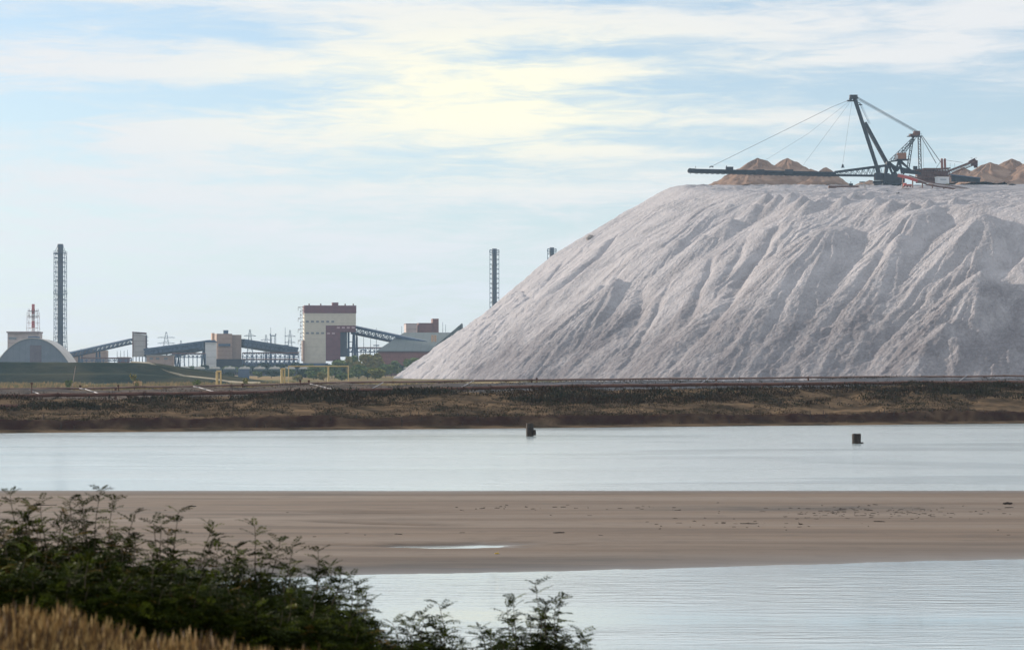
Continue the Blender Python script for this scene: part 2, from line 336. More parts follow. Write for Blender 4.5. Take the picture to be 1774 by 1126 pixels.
# ---- near bank (where the photographer stands)
def bank_h(x, y):
    return np.interp(y, [-30,0,11,19,50,62], [7.0,6.85,6.58,5.25,.2,-1.8])-.13*np.clip(x+2.4, -3, 9)*np.interp(y, [0,35,50], [1,1,0])+.05*fbm(x/.8, y/.8, 3, 41)
xs = np.linspace(-60,60,241); ys = np.concatenate([np.linspace(-30,6,16), np.linspace(6.5,24,60), np.linspace(25,62,30)])
X, Y = np.meshgrid(xs, ys, indexing='ij')
nb = grid_mesh('near_bank', X, Y, bank_h(X, Y), mat('dry_bank_earth', (.12,.075,.035), (.07,.045,.025), scale=2, rough=.95, bump=.03)); nb['kind'] = 'structure'

# ---- salt heap: plateau with an angle-of-repose skirt, overlaid by dumped fans
HC = np.array([524.0, 1420.0]); RT = 423.0; SL = 0.775
def zplane(x, y): return 88.0+.108*(np.minimum(y, 1400)-1136)+.066*np.maximum(0, y-1400)
GUL = []
FANS = []     # (x, y, z, slope, seed, streak amplitude, top rounding)
def heap_h(x, y, fine=True):
    rx = x-HC[0]; ry = y-HC[1]; r = np.hypot(rx, ry)+1e-6; al = np.arctan2(-ry, -rx)
    wob = fbm(x/55, y/55, 3, 51)
    alw = al+.05*wob+.016*fbm(x/14, y/14, 3, 52); pa = .35+1.35*vn(x/38, y/38, 66)
    arc = alw*520
    rt = RT+9*fbm(al*5, al*0, 3, 53)+3*fbm(al*22, al*0, 2, 54)
    ze = zplane(HC[0]-np.cos(al)*rt, HC[1]-np.sin(al)*rt)
    out = r-rt
    line = ze-.53*out; l1 = (ze-35.5)-SL*(out-61)
    hh = np.clip(.5+.5*(l1-line)/7, 0, 1); line = l1*(1-hh)+line*hh-7*hh*(1-hh)
    pl = zplane(x, y)+(1.6*fbm(x/14, y/14, 4, 55)+.7*fbm(x/4, y/4, 3, 56))*(1 if fine else 0)
    k = 4.0
    hh = np.clip(.5+.5*(pl-line)/k, 0, 1); h = pl*(1-hh)+line*hh-k*hh*(1-hh)
    dn = sstep(-6, 30, out)
    if fine:
        h = h+dn*(1.9*(ridged(arc/37, r/70, 57)-.5)+1.0*pa*(ridged(arc/12, r/40, 58)-.5)+6.5*fbm(x/75, y/75, 2, 68)+.85*pa*(ridged(arc/4.1, r/36, 59)-.5)+.42*pa*(vn(arc/1.6, r/26, 60)-.5))
    for (cx, cy, cz, s, seed, amp, rnd) in FANS:
        ex = x-cx; ey = y-cy; e = np.hypot(ex, ey)
        c = cz-s*(np.sqrt(e*e+rnd*rnd)-rnd)
        if fine:
            th = np.arctan2(ey, ex)+.10*fbm(x/22, y/22, 3, seed+1)
            c = c+amp*sstep(2, 26, e)*(1.3*(ridged(th*7, e/60, seed)-.5)+.8*(ridged(th*19, e/40, seed+2)-.5)+.45*(ridged(th*43, e/30, seed+3)-.5)+.35*(ridged(th*90, e/20, seed+5)-.5))
        kk = 1.0
        hh = np.clip(.5+.5*(c-h)/kk, 0, 1); h = h*(1-hh)+c*hh+kk*hh*(1-hh)
    if fine:
        for (pl_, gw, gd) in GUL:
            xs_ = [q[0] for q in pl_]; ys_ = [q[1] for q in pl_]
            sel = (x > min(xs_)-25) & (x < max(xs_)+25) & (y > min(ys_)-25) & (y < max(ys_)+25)
            if not np.any(sel): continue
            X_, Y_ = x[sel], y[sel]; X_ = X_+2.2*fbm(X_/9, Y_/9, 3, 67); best = np.full(X_.shape, 1e9); tt = np.zeros(X_.shape); nseg = len(pl_)-1
            for i in range(nseg):
                (ax, ay), (bx, by) = pl_[i], pl_[i+1]; vx, vy = bx-ax, by-ay; u = np.clip(((X_-ax)*vx+(Y_-ay)*vy)/(vx*vx+vy*vy), 0, 1)
                dd = np.hypot(X_-ax-u*vx, Y_-ay-u*vy); k_ = dd < best; best = np.where(k_, dd, best); tt = np.where(k_, (i+u)/nseg, tt)
            h = h.copy(); h[sel] -= .7*gd*np.exp(-(best/(gw*(.6+.8*tt)))**1.6)*np.sin(np.pi*np.clip(tt*.92+.06, 0, 1))**.6
        low = sstep(62, 22, h+16*fbm(x/30, y/30, 3, 61))
        h = h+(.15+1.0*low)*(1.0*fbm(x/3.6, y/3.6, 4, 62, .66))+.30*fbm(x/1.5, y/1.5, 2, 63)
        h = h+.55*fbm(x/13, y/13, 4, 64)*sstep(-10, 20, out)
    return h
def hit(px, py, d0=950, d1=1750, lift=0.0):
    ds = np.arange(d0, d1, .5); x = (px-HX)/F*ds; z = EYE+(HY-py)/F*ds
    k = np.argmax(heap_h(x, ds, False) > z+lift); return W(px, py, float(ds[k]) if k else 1300.0)
def fan(px, py, back, s, seed, amp=1.0, rnd=2.0, bury=0.0):
    p = hit(px, py); d = p.y-back*.7; q = W(px, py, d); FANS.append((q.x, q.y, q.z, s, seed, amp, rnd))
for a in [(1450,392,22,.79,201,1.0,16), (1600,362,10,.79,205,1.0,14), (1705,372,12,.79,207,1.2,8), (1765,345,16,.79,208,1.2,6), (1800,318,22,.79,209,1.2,8), (1700,470,13,.78,101,1.2,1.5), (1560,405,7,.77,105,.9,2), (1268,380,17,.80,117,1.1,4), (1180,414,10,.80,121,1.0,2),
          (1222,408,9,.80,123,.9,1.5), (1070,483,22,.86,125,1.5,2.0), (1040,494,9,.82,129,1.0,1.5), (1128,380,5,.80,131,.7,2), (1640,560,7,.80,133,1.0,1.5), 
          (1738,560,9,.82,143,1.2,1.5), (1620,356,8,.79,147,1.0,2), (1330,338,14,.80,151,.5,1.5), (1352,333,12,.8,153,.5,1.2), (1380,338,12,.8,155,.5,1.2), (1402,346,15,.8,157,.5,1.5), (1425,341,10,.8,159,.5,1.),
          (1462,342,9,.8,161,.5,1), (1478,334,11,.8,163,.5,1), (1500,334,10,.8,165,.5,1), (1516,342,7,.8,167,.5,1), (1545,346,6,.8,169,.5,1)]: fan(*a)
def mound(px, py, bpy_, s, seed, amp=.6, rnd=1.2):
    s = s*1.35; amp = .8
    p = hit(px, bpy_); q = W(px, py, p.y); FANS.append((q.x, q.y, q.z, s, seed, amp, rnd))
for a in [(1330,334,345,.75,151),(1349,337,350,.75,152),(1372,333,346,.75,153),(1392,338,352,.75,154),(1404,346,358,.7,157),(1425,341,351,.7,159),(1440,333,341,.7,160),(1462,340,349,.7,161),(1479,333,343,.75,163),(1503,332,343,.75,165),
          (1520,340,349,.7,167),(1545,345,354,.7,169),(1580,350,358,.7,170),(1610,346,354,.7,171),(1265,352,360,.7,172),(1205,345,352,.7,173),(1655,343,350,.7,174),(1310,352,364,.6,175)]: mound(*a)
for pts_, gw, gd in [([(1098,386),(1062,420),(1030,455),(990,490),(950,522)],3.2,6),([(1168,394),(1120,418),(1075,448),(1030,472)],3.0,3.5),([(1350,395),(1322,440),(1290,480),(1262,520),(1225,560),(1185,602),(1160,645)],5.0,7),
      ([(1236,450),(1222,490),(1205,530),(1180,575)],2.6,4),([(1112,500),(1108,530),(1098,560),(1080,592)],5.0,6),([(1064,500),(1055,530),(1035,565),(1018,590)],2.2,-2.5),([(1560,400),(1530,430),(1500,480),(1450,540),(1420,600)],3.8,4.5),
      ([(1700,385),(1680,430),(1640,470),(1600,495)],3.5,4),([(1745,475),(1750,520),(1738,570),(1722,625)],5.5,6),([(1602,518),(1560,560),(1520,600),(1490,650)],3.0,4.5),([(1774,392),(1752,430),(1742,465)],3,4),
      ([(1405,450),(1370,500),(1340,560),(1310,612)],3.0,3.5),([(1480,420),(1455,460),(1420,510)],2.6,3),([(1640,585),(1620,650)],5,5),([(930,470),(900,500),(860,540),(820,580),(780,625)],1.8,2.2),([(1000,430),(960,470),(915,515),(860,570)],2.0,2.6),
      ([(1160,500),(1140,540),(1110,590),(1085,640)],2.6,3.5),([(1300,410),(1285,440),(1270,470),(1255,500)],2.4,3),([(1690,500),(1688,540),(1694,590)],1.6,-2.2),([(1660,590),(1665,620),(1660,650)],2.0,-2.5)]:
    hp_ = [hit(*q) for q in pts_]; GUL.append(([(q.x, q.y) for q in hp_], gw, gd))
al = np.concatenate([np.linspace(R(-26), R(66), 1180), np.linspace(R(67), R(333), 140)])
rr = np.concatenate([np.linspace(2, 280, 14), np.linspace(285, 400, 80), np.linspace(401, 622, 340)])
A, RR = np.meshgrid(al, rr, indexing='ij'); X = HC[0]-np.cos(A)*RR; Y = HC[1]-np.sin(A)*RR
Z = heap_h(X, Y)
zz = np.maximum(Z, -3.0)
dirt_and_sun = .5+.5*fbm(X/9, Y/9, 4, 71)+.5*fbm((A+.02*fbm(X/20,Y/20,3,73))*80, RR/60, 3, 72)+1.0*sstep(60, 15, Z+18*fbm(X/25, Y/25, 3, 61))*sstep(R(4), R(26), A+.2*fbm(X/30,Y/30,3,74))-.62+.55*sstep(R(2), R(24), A+.15*fbm(X/30,Y/30,3,76))  # stains, plus sunlight painted in: the left slope is made paler
def heap_mat():
    m = mat('dumped_salt', (.425,.412,.438), (.35,.34,.362), rough=.95, scale=.10, lo=.3, hi=.7, bump=.85, bscale=.8, spec=.0)
    t = m.node_tree; n = t.nodes; l = t.links; p = n['Principled BSDF']; src = p.inputs['Base Color'].links[0].from_socket
    at = n.new('ShaderNodeAttribute'); at.attribute_name = 'dirt_and_sun'
    nz = n.new('ShaderNodeTexNoise'); nz.inputs['Scale'].default_value = .6; nz.inputs['Detail'].default_value = 9; nz.inputs['Roughness'].default_value = .78
    co = n.new('ShaderNodeTexCoord'); l.new(co.outputs['Object'], nz.inputs[0])
    ad = n.new('ShaderNodeMath'); ad.operation = 'MULTIPLY_ADD'; l.new(at.outputs['Fac'], ad.inputs[0]); ad.inputs[1].default_value = .38; l.new(nz.outputs['Fac'], ad.inputs[2])
    r = n.new('ShaderNodeMapRange'); l.new(ad.outputs[0], r.inputs[0]); r.inputs['From Min'].default_value = .55; r.inputs['From Max'].default_value = 1.15
    mx = n.new('ShaderNodeMix'); mx.data_type = 'RGBA'; l.new(r.outputs[0], mx.inputs[0]); l.new(src, mx.inputs[6]); mx.inputs[7].default_value = (.175,.165,.18,1)
    l.new(mx.outputs[2], p.inputs['Base Color']); return m
hp = grid_mesh('salt_heap', X, Y, zz, heap_mat(), wrap=True, attr={'dirt_and_sun': dirt_and_sun})
tag(hp, 'huge pale grey salt heap with furrowed slopes rising behind the dike', 'salt heap', kind='structure')
# ---- embankment of terraced grass in front of the works (left)
def berm_h(x, y):
    u = x; top = np.interp(u, [-900,-240,-165,-138,-126,-114,-100,0], [9.5,9.5,9.2,5.2,2.8,1.0,-.1,-1])
    t = y-1000
    z = top*(.45*sstep(0, 7, t)+.04*sstep(7, 18, t)+.51*sstep(18, 27, t))*(1-sstep(60, 90, t))
    return z+.25*fbm(x/9, y/5, 4, 81)*sstep(0, 5, t)-.3
xs = np.linspace(-520, -60, 420); ys = np.linspace(994, 1092, 90)
X, Y = np.meshgrid(xs, ys, indexing='ij')
e = grid_mesh('embankment', X, Y, berm_h(X, Y), mat('berm_grass', (.026,.036,.028), (.050,.054,.038), scale=.10, stretch=(.5,1,1.6), rough=.95, bump=.3, bscale=.8, lo=.4, hi=.6, c3=(.075,.07,.045), s3=.05, spec=0.0)); e['kind'] = 'structure'
pm = MB()
pts = []
for px_, t_ in ((225,30),(258,27),(290,22),(318,17),(345,13),(368,9),(395,4),(422,-4),(450,-12)):
    yy = 1000.0+t_; xx = (px_-HX)/F*yy; pts.append(Vector((xx, yy, max(0.0, float(berm_h(np.array([xx]), np.array([yy]))[0]))+.25)))
for a, b in zip(pts[:-1], pts[1:]):
    a = a.copy(); b = b.copy(); n = Vector((0, 3.0, 0.5))
    pm.hexa([a-Vector((0,0,.5)), b-Vector((0,0,.5)), b+n-Vector((0,0,.5)), a+n-Vector((0,0,.5))], [a, b, b+n, a+n])
pth = pm.build('path', mat('pale_track', (.30,.26,.18), (.24,.20,.14), scale=.3)); pth['kind'] = 'structure'

# ================================================================== THE WORKS
DW = 1800.0
def blk(mb, x0, y0, x1, y1, d, depth, phi=8.0, m=0, slant=0.0):   # block whose front face spans photo columns x0..x1 and rows y0..y1 at distance d
    a = W(x0, y1, d); wd = (x1-x0)/F*d/math.cos(R(phi)); h = (y1-y0)/F*d
    if y1 >= 624 and d > 1300: h += a.z; a.z = 0.0
    f = Vector((math.cos(R(phi)), math.sin(R(phi)), 0))*wd; b = Vector((-math.sin(R(phi)), math.cos(R(phi)), 0))*depth
    up = Vector((0,0,h)); sl = Vector((0,0,slant/F*d))
    mb.hexa([a, a+f, a+f+b, a+b], [a+up, a+f+up-sl, a+f+b+up-sl, a+b+up], m)
def pane(mb, x0, y0, x1, y1, d, depth, phi, xr, yr, out=.12, m=0):  # a shallow box standing proud of such a block's front
    a = W(xr, yr, d); f = Vector((math.cos(R(phi)), math.sin(R(phi)), 0)); n = Vector((math.sin(R(phi)), -math.cos(R(phi)), 0))
    k = d/F/math.cos(R(phi))
    p0 = a+f*((x0-xr)*k)+Vector((0,0,(yr-y1)/F*d))+n*out; p1 = a+f*((x1-xr)*k)+Vector((0,0,(yr-y1)/F*d))+n*out
    up = Vector((0,0,(y1-y0)/F*d)); b = -n*depth
    mb.hexa([p0, p1, p1+b, p0+b], [p0+up, p1+up, p1+b+up, p0+b+up], m)
def lattice(mb, base, top, w0, w1, n, r, m=0, waist=None):
    base = Vector(base); top = Vector(top)
    def ring(t):
        c = base.lerp(top, t); w = w0+(w1-w0)*(min(1, t*3)**.6 if waist else t)
        return [c+Vector((sx*w/2, sy*w/2, 0)) for sx, sy in ((-1,-1),(1,-1),(1,1),(-1,1))]
    prev = ring(0)
    for i in range(1, n+1):
        cur = ring(i/n)
        for k in range(4):
            mb.tube(prev[k], cur[k], r, n=4, m=m); mb.tube(cur[k], cur[(k+1)%4], r*.6, n=4, m=m)
            a, b = (prev[k], cur[(k+1)%4]) if i % 2 else (prev[(k+1)%4], cur[k]); mb.tube(a, b, r*.55, n=4, m=m)
        prev = cur

# -- arched hangar
hd = 1500.0; hx0, hx1 = -16.0, 130.0; cz = 0.0
root = thing('arched_warehouse', (W(55,630,hd).x, hd, 0), 'blue-grey arched warehouse at the left edge behind the grassy bank, its left roof side sunlit', 'warehouse')
wl = W(hx0,0,hd).x; wr = W(hx1,0,hd).x; ht = W(0,586,hd).z
prof = []
for i in range(25):
    t = i/24; x = wl+(wr-wl)*t; prof.append((x, cz+(ht-cz)*(1-abs(2*t-1)**2.1)**.80))
mb = MB(); n = len(prof); k = Vector((-9.0, 75, 0))
mb.add([(x, hd, z) for x, z in prof], [tuple(range(n))]); mb.build('gable_wall', M['gable'], root)
mb = MB(); V = [Vector((x, hd-.6, z+.35)) for x, z in prof]+[Vector((x, hd, z+.35))+k for x, z in prof]
mb.add(V, [(i, i+1, n+i+1, n+i) for i in range(n-1)]); V2 = [v-Vector((0,0,.5)) for v in V]; mb.add(V2, [(i+1, i, n+i, n+i+1) for i in range(n-1)])
mb.add(V[:n]+V2[:n], [(i, n+i, n+i+1, i+1) for i in range(n-1)])
mb.build('roof', M['arch_roof'], root, smooth=False)
mb = MB(); pane(mb, 52, 598, 72, 630, hd, .3, 0, 52, 630, .2); mb.build('door', mat('gable_door', (.11,.10,.13), (.15,.13,.15), scale=.3), root)
mb = MB(); mb.box((W(57,583.5,hd).x-1, hd+8, W(57,584.5,hd).z), (6, 8, 1.4)); mb.build('roof_vent', M['hazed_steel'], root)

# -- parapet building behind it
root = thing('factory_building', W(40,632,1900), 'weathered pinkish flat-roofed building rising behind the arched warehouse', 'building')
mb = MB(); blk(mb, 13, 576, 66, 632, 1900, 30, 6); mb.build('wall', M['pink_panel'], root)
mb = MB(); blk(mb, 11, 574.2, 66.5, 576.6, 1898, 34, 6); mb.build('parapet', mat('parapet', (.30,.22,.21), (.24,.18,.17), scale=.3), root)
mb = MB(); pane(mb, 15, 584, 28, 588, 1900, .5, 6, 13, 632, .3); mb.build('window', M['glass'], root)

# -- red and white chimney
d = 1930.0; b = W(57.5, 632, d); b.z = 0; tp = W(57.5, 527, d)
root = thing('striped_chimney', b, 'short red and white banded chimney with platforms behind the pinkish building', 'chimney')
mb = MB(); z0 = b.z; H0 = tp.z-z0
bands = [(0,.28,1),(.28,.36,0),(.36,.42,1),(.42,.52,0),(.52,.66,1),(.66,.76,0),(.76,.86,1),(.86,1,0)]
for a, c, m in bands: mb.tube((b.x,b.y,z0+H0*a), (b.x,b.y,z0+H0*c), 1.75-.5*a, 1.75-.5*c, n=16, m=m)
mb.build('shaft', [M['red_paint'], mat('white_band', (.85,.85,.86), (.72,.72,.73), scale=.5)], root)
for f in (.565,.82,.895):
    mb = MB(); z = z0+H0*f
    mb.tube((b.x,b.y,z), (b.x,b.y,z+.5), 4.6 if f > .7 else 4.0, n=12); 
    for i in range(12):
        a = i*math.pi/6; x, y = b.x+4.3*math.cos(a), b.y+4.3*math.sin(a); mb.tube((x,y,z), (x,y,z+2.1), .12, n=4)
    mb.build('platform', M['brown_steel'], root)
mb = MB(); lattice(mb, b, (b.x,b.y,z0+H0*.88), 10.5, 8.6, 12, .17); mb.build('guide_frame', mat('pale_frame_steel', (.45,.36,.36), rough=.7), root)

# -- latticed chimneys
def stack(px, ytop, d, wpx, label, stub=True):
    b = W(px, 632, d); b.z = 0; t = W(px, ytop, d); h = t.z-b.z; s = d/F
    root = thing('latticed_chimney', b, label, 'chimney', 'tall chimneys in steel lattice frames')
    mb = MB(); mb.tube(b, (b.x,b.y,b.z+h), wpx*.27*s, wpx*.25*s, n=16)
    for i in range(1, 7): mb.tube((b.x,b.y,b.z+h*i/7), (b.x,b.y,b.z+h*i/7+1.2), wpx*.30*s, n=16)
    mb.build('flue', [mat('flue_steel', (.055,.07,.095), (.10,.11,.125), scale=.08, rough=.6, stretch=(1,1,.5))], root, smooth=False)
    mb = MB(); lattice(mb, b, (b.x,b.y,b.z+h*(.93 if stub else .99)), wpx*1.35*s, wpx*.95*s, 26, .26, waist=True); mb.build('lattice_frame', M['hazed_steel'], root)
    for f in ((.62,.93) if stub else (.5,.97)):
        mb = MB(); z = b.z+h*f; q = wpx*1.02*s
        mb.box((b.x,b.y,z), (q,q,.4)); 
        for sx in (-1,1):
            for sy in (-1,1): mb.tube((b.x+sx*q/2,b.y+sy*q/2,z), (b.x+sx*q/2,b.y+sy*q/2,z+1.6), .12, n=4)
            mb.tube((b.x+sx*q/2,b.y-q/2,z+1.5), (b.x+sx*q/2,b.y+q/2,z+1.5), .1, n=4); mb.tube((b.x-q/2,b.y+sx*q/2,z+1.5), (b.x+q/2,b.y+sx*q/2,z+1.5), .1, n=4)
        mb.build('platform', M['hazed_steel'], root)
    if stub:
        mb = MB(); z = b.z+h*.895; mb.tube((b.x-wpx*.5*s,b.y,z), (b.x-wpx*.30*s,b.y,z), .5, n=8); mb.build('bracket', M['hazed_steel'], root); mb = MB(); mb.tube((b.x-wpx*.62*s,b.y,z+3), (b.x-wpx*.2*s,b.y,z+3), .3, n=8); mb.build('bracket', M['hazed_steel'], root)
        mb = MB()
        for k in range(4):
            a = k*math.pi/2+math.pi/4; q = wpx*.62*s; mb.tube((b.x+q*math.cos(a),b.y+q*math.sin(a),b.z+h*.93), (b.x+.28*q*math.cos(a)*1.6,b.y+.28*q*math.sin(a)*1.6,b.z+h*.985), .22, n=4)
        mb.tube((b.x,b.y,b.z+h*.983), (b.x,b.y,b.z+h*.988), wpx*.30*s, n=16); mb.build('crown_frame', M['hazed_steel'], root)
stack(104.5, 423, 1850, 19.5, 'tallest latticed chimney, standing alone behind the right end of the arched warehouse')
stack(856.5, 431, 1980, 16.5, 'latticed chimney with light bands rising behind the left slope of the salt heap', False)
stack(956, 429, 2020, 15.5, 'latticed chimney of which only the tip shows above the salt heap slope', False)

# -- low building behind the first gallery
root = thing('low_building', W(150,632,1880), 'low tan building behind the sloping conveyor near the tall chimney', 'building')
mb = MB(); blk(mb, 108, 609, 140, 632, 1880, 20, 6); blk(mb, 140.2, 606, 184, 632, 1884, 20, 6, slant=1); mb.build('wall', M['tan_brick'], root)
mb = MB(); blk(mb, 139, 604.5, 160, 606.6, 1882, 22, 6); mb.build('roof_box', M['hazed_steel'], root)

# -- conveyor galleries
def gallery(p, q, wd, h, label, open_from=None, trestles=(), n=12, mt=None, name='conveyor_gallery'):
    p = Vector(p); q = Vector(q); dd = (q-p).normalized(); sd_ = dd.cross(Vector((0,0,1))).normalized(); up = sd_.cross(dd)
    root = thing(name, (p.x, p.y, 0), label, 'conveyor gallery', 'enclosed conveyor galleries of the works')
    mt = mt or M['hazed_steel']
    mb = MB(); mb.beam(p+up*h*.40, q+up*h*.40, wd+.8, h*.30); mb.build('roof', mt, root)
    mb = MB(); mb.beam(p-up*h*.42, q-up*h*.42, wd+.4, h*.22); mb.build('floor_deck', M['dark_steel'], root)
    for s in (-1, 1):
        mb = MB()
        for i in range(n):
            a = p.lerp(q, i/n)+sd_*s*wd/2; b = p.lerp(q, (i+1)/n)+sd_*s*wd/2; c = (a+b)/2
            mb.beam(a-up*h*.31, a+up*h*.25, .5, .5); 
            mb.beam(a-up*h*.31, c+up*h*.25, .45, .45); mb.beam(c+up*h*.25, b-up*h*.31, .45, .45)
            if open_from is not None and (i/n < open_from[0] or i/n >= open_from[1]): mb.beam(a-up*h*.03-sd_*s*.35, b-up*h*.03-sd_*s*.35, .25, h*.60)
        mb.beam(p+sd_*s*wd/2-up*h*.29, q+sd_*s*wd/2-up*h*.29, .3, .3); mb.build('side_truss', mt, root)
    for t in trestles:
        c = p.lerp(q, t)-up*h*.5; mb = MB()
        for s in (-1, 1):
            a = c+sd_*s*wd*.45; mb.beam(a, (a.x-1.2, a.y, 0), .9, .9); mb.beam(a, (a.x+1.6, a.y, 0), .9, .9)
        mb.beam((c.x-.6, c.y, c.z*.5), (c.x+.9, c.y, c.z*.5), .5, .5); mb.build('trestle', mt, root)
    return root
gallery(W(108,618,1760), W(229,591,1800), 5, 4.0, 'sloping conveyor gallery climbing from the arched warehouse to the pale transfer tower', trestles=(.25,.5), n=16)
gallery(W(254,611,1800), W(368,596,1760), 7, 5.6, 'broad blue-grey conveyor gallery between the pale transfer tower and the brown tower', open_from=(1,1), trestles=(.35,.9), n=14)
gallery(W(300,617,1790), W(358,603,1760), 4, 2.0, 'thin lower conveyor slanting under the broad gallery towards the brown tower', trestles=(.1,), n=8)
gallery(W(418,594.5,1790), W(512,609,1830), 6, 6.0, 'blue-grey conveyor gallery descending from the brown tower towards the cream headframe building', open_from=(1,1), trestles=(.5,.93), n=12)
gallery(W(612,571.5,1790), W(742,599,1760), 6, 6.2, 'conveyor gallery with truss openings sloping down from the cream headframe building to the warehouse roof', trestles=(.03,.62), n=11)

# -- transfer tower
root = thing('transfer_tower', W(240,628,1795), 'pale weathered transfer tower with a slanting top between two galleries', 'tower')
mb = MB(); blk(mb, 229.5, 576, 253, 618, 1795, 16, 10, slant=4.5); mb.build('wall', M['shed_panel'], root)
mb = MB(); blk(mb, 229.2, 574.6, 253.4, 576.2, 1794.6, 17.2, 10, slant=4.4); mb.build('roof', M['brown_steel'], root)
mb = MB()
for xx in (230.5, 236, 241.5, 247, 252): blk(mb, xx-.5, 618, xx+.5, 629, 1796, 14, 10)
mb.build('leg', M['hazed_steel'], root)
mb = MB(); blk(mb, 253.3, 580, 255, 625, 1799, 3, 10)
for yy in range(584, 622, 6): blk(mb, 253.2, yy, 257, yy+.8, 1798, 4, 10)
mb.build('ladder', M['hazed_steel'], root)
mb = MB(); pane(mb, 229.3, 577, 231, 619, 1795, .3, 10, 229.5, 618, .25); pane(mb, 251.5, 581, 253, 619, 1795, .3, 10, 229.5, 618, .25); mb.build('corner_trim', M['brown_steel'], root)
root = thing('red_shed', W(215,630,1750), 'small dull red shed left of the pale transfer tower', 'shed')
mb = MB(); blk(mb, 204, 619.5, 223, 630, 1750, 8, 5); mb.build('wall', M['maroon'], root)
mb = MB(); blk(mb, 203.3, 618.6, 223.7, 619.8, 1749.4, 9.2, 5); mb.build('roof', M['brown_steel'], root)

# -- brown tower and its neighbours
root = thing('brown_tower', W(393,630,1770), 'tan-brown windowless tower with a rooftop box between two conveyor galleries', 'tower')
mb = MB(); blk(mb, 376, 578, 401.5, 628, 1770, 20, 14); mb.build('wall', M['tan_brick'], root)
mb = MB(); blk(mb, 401.8, 580, 418, 626, 1776, 16, 8); mb.build('wing_wall', mat('grey_tan_wall', (.30,.24,.21), (.25,.20,.18), scale=.2), root)
mb = MB(); blk(mb, 387, 572, 395.5, 578, 1774, 7, 8); mb.build('rooftop_box', M['hazed_steel'], root)
mb = MB(); pane(mb, 378, 595.5, 398, 599.5, 1770, 3, 14, 376, 628, 1.6); mb.build('balcony', M['hazed_steel'], root)
mb = MB(); blk(mb, 367.5, 577, 371.5, 590, 1768, 6, 14); mb.build('lit_side_strip', mat('ochre_sunlit_side', (.55,.34,.22), (.45,.28,.19), scale=.3), root)  # bright ochre block paints the sunlit left face of the tower
mb = MB(); blk(mb, 372, 622, 422, 634, 1762, 24, 4); mb.build('base_block', M['dark_steel'], root)
root = thing('pale_silo', W(364,630,1758), 'pale grey cladded silo block standing against the brown tower', 'silo')
mb = MB(); blk(mb, 355.5, 593, 374, 626, 1756, 10, 4); mb.build('wall', M['tank_white'], root)
mb = MB(); blk(mb, 352.5, 592, 355, 634, 1757, 4, 4); mb.build('column', M['dark_steel'], root)
mb = MB(); blk(mb, 355, 591.4, 374.6, 593, 1755.4, 11, 4); mb.build('roof', M['hazed_steel'], root)
root = thing('low_building', W(275,630,1700), 'low tan building at the foot of the pale transfer tower', 'building')
mb = MB(); blk(mb, 254, 616.5, 299, 632, 1700, 14, 4); mb.build('wall', M['tan_brick'], root)
mb = MB(); blk(mb, 253, 615.2, 300, 616.8, 1699.2, 15.6, 4); mb.build('roof', M['concrete'], root)
for xx in (259, 270, 284):
    mb = MB(); pane(mb, xx, 619.5, xx+6, 623, 1700, .2, 4, 254, 632, .15); mb.build('window', M['glass'], root)

# -- pipe racks
def rack(x0, x1, y0, y1, d, label, n):
    root = thing('pipe_rack', W((x0+x1)/2, 632, d), label, 'pipe rack', 'steel pipe racks of the works')
    mb = MB()
    for i in range(n+1):
        x = x0+(x1-x0)*i/n; a = W(x, y0, d); b = W(x, y1, d)
        mb.beam(a, (a.x,a.y,0), .55, .55); 
        if i < n:
            c = W(x0+(x1-x0)*(i+.5)/n, y0, d); e_ = W(x0+(x1-x0)*(i+1)/n, y1, d); mb.beam(b, c, .35, .35); mb.beam(c, e_, .35, .35)
    for yy in (y0, y1): mb.beam(W(x0,yy,d), W(x1,yy,d), .7, .7)
    mb.build('frame', M['hazed_steel'], root)
    mb = MB()
    for j in range(3): mb.tube(W(x0,y0-.6,d+j*1.4), W(x1,y0-.6,d+j*1.4), .5, n=6)
    mb.build('pipe', M['brown_steel'], root)
rack(298, 356, 613, 619, 1745, 'pipe rack with light gaps under the broad gallery, left of the pale silo', 8)
rack(140, 228, 621, 625, 1740, 'low pipe rack running past the foot of the first gallery', 9)
rack(420, 518, 612, 619, 1740, 'long pipe rack between the brown tower and the cream headframe building', 12)
rack(420, 516, 623, 628, 1720, 'lower pipe rack with rusty pipes behind the tank wagons', 12)
rack(602, 672, 603, 610, 1850, 'pipe rack running right from the cream headframe building to the warehouse', 9)

# -- hoist tower
hd2 = 1760.0; ph = 8.0
root = thing('headframe_building', W(565,628,hd2), 'tall cream headframe building with a maroon top band and a maroon annex', 'building')
mb = MB(); blk(mb, 527.5, 542.5, 564, 626, hd2, 24, ph); a_ = W(527.5, 626, hd2)
mb.build('main_wall', M['cream'], root)
k = hd2/F; f = Vector((math.cos(R(ph)), math.sin(R(ph)), 0)); nrm = Vector((math.sin(R(ph)), -math.cos(R(ph)), 0)); c_ = math.cos(R(ph))
def hx(x, y, out=0.0): return a_+f*((x-527.5)*k/c_)+Vector((0,0,(626-y)*k))+nrm*out
def hbox(mb, x0, y0, x1, y1, out, depth, m=0): 
    P = [hx(x0,y1,out), hx(x1,y1,out), hx(x1,y1,out-depth), hx(x0,y1,out-depth)]; T = [hx(x0,y0,out), hx(x1,y0,out), hx(x1,y0,out-depth), hx(x0,y0,out-depth)]
    mb.hexa(P, T, m)
mb = MB(); hbox(mb, 564.1, 542.5, 615.8, 563.6, 0, 24); mb.build('upper_wall', M['cream'], root)
mb = MB(); hbox(mb, 527, 529, 616.4, 542.4, .3, 24.6); mb.build('top_band', M['maroon'], root)
mb = MB(); hbox(mb, 564.2, 563.8, 615.6, 575, .15, 20); hbox(mb, 564.2, 575.1, 589, 625.5, .15, 22); mb.build('annex_wall', M['maroon'], root)
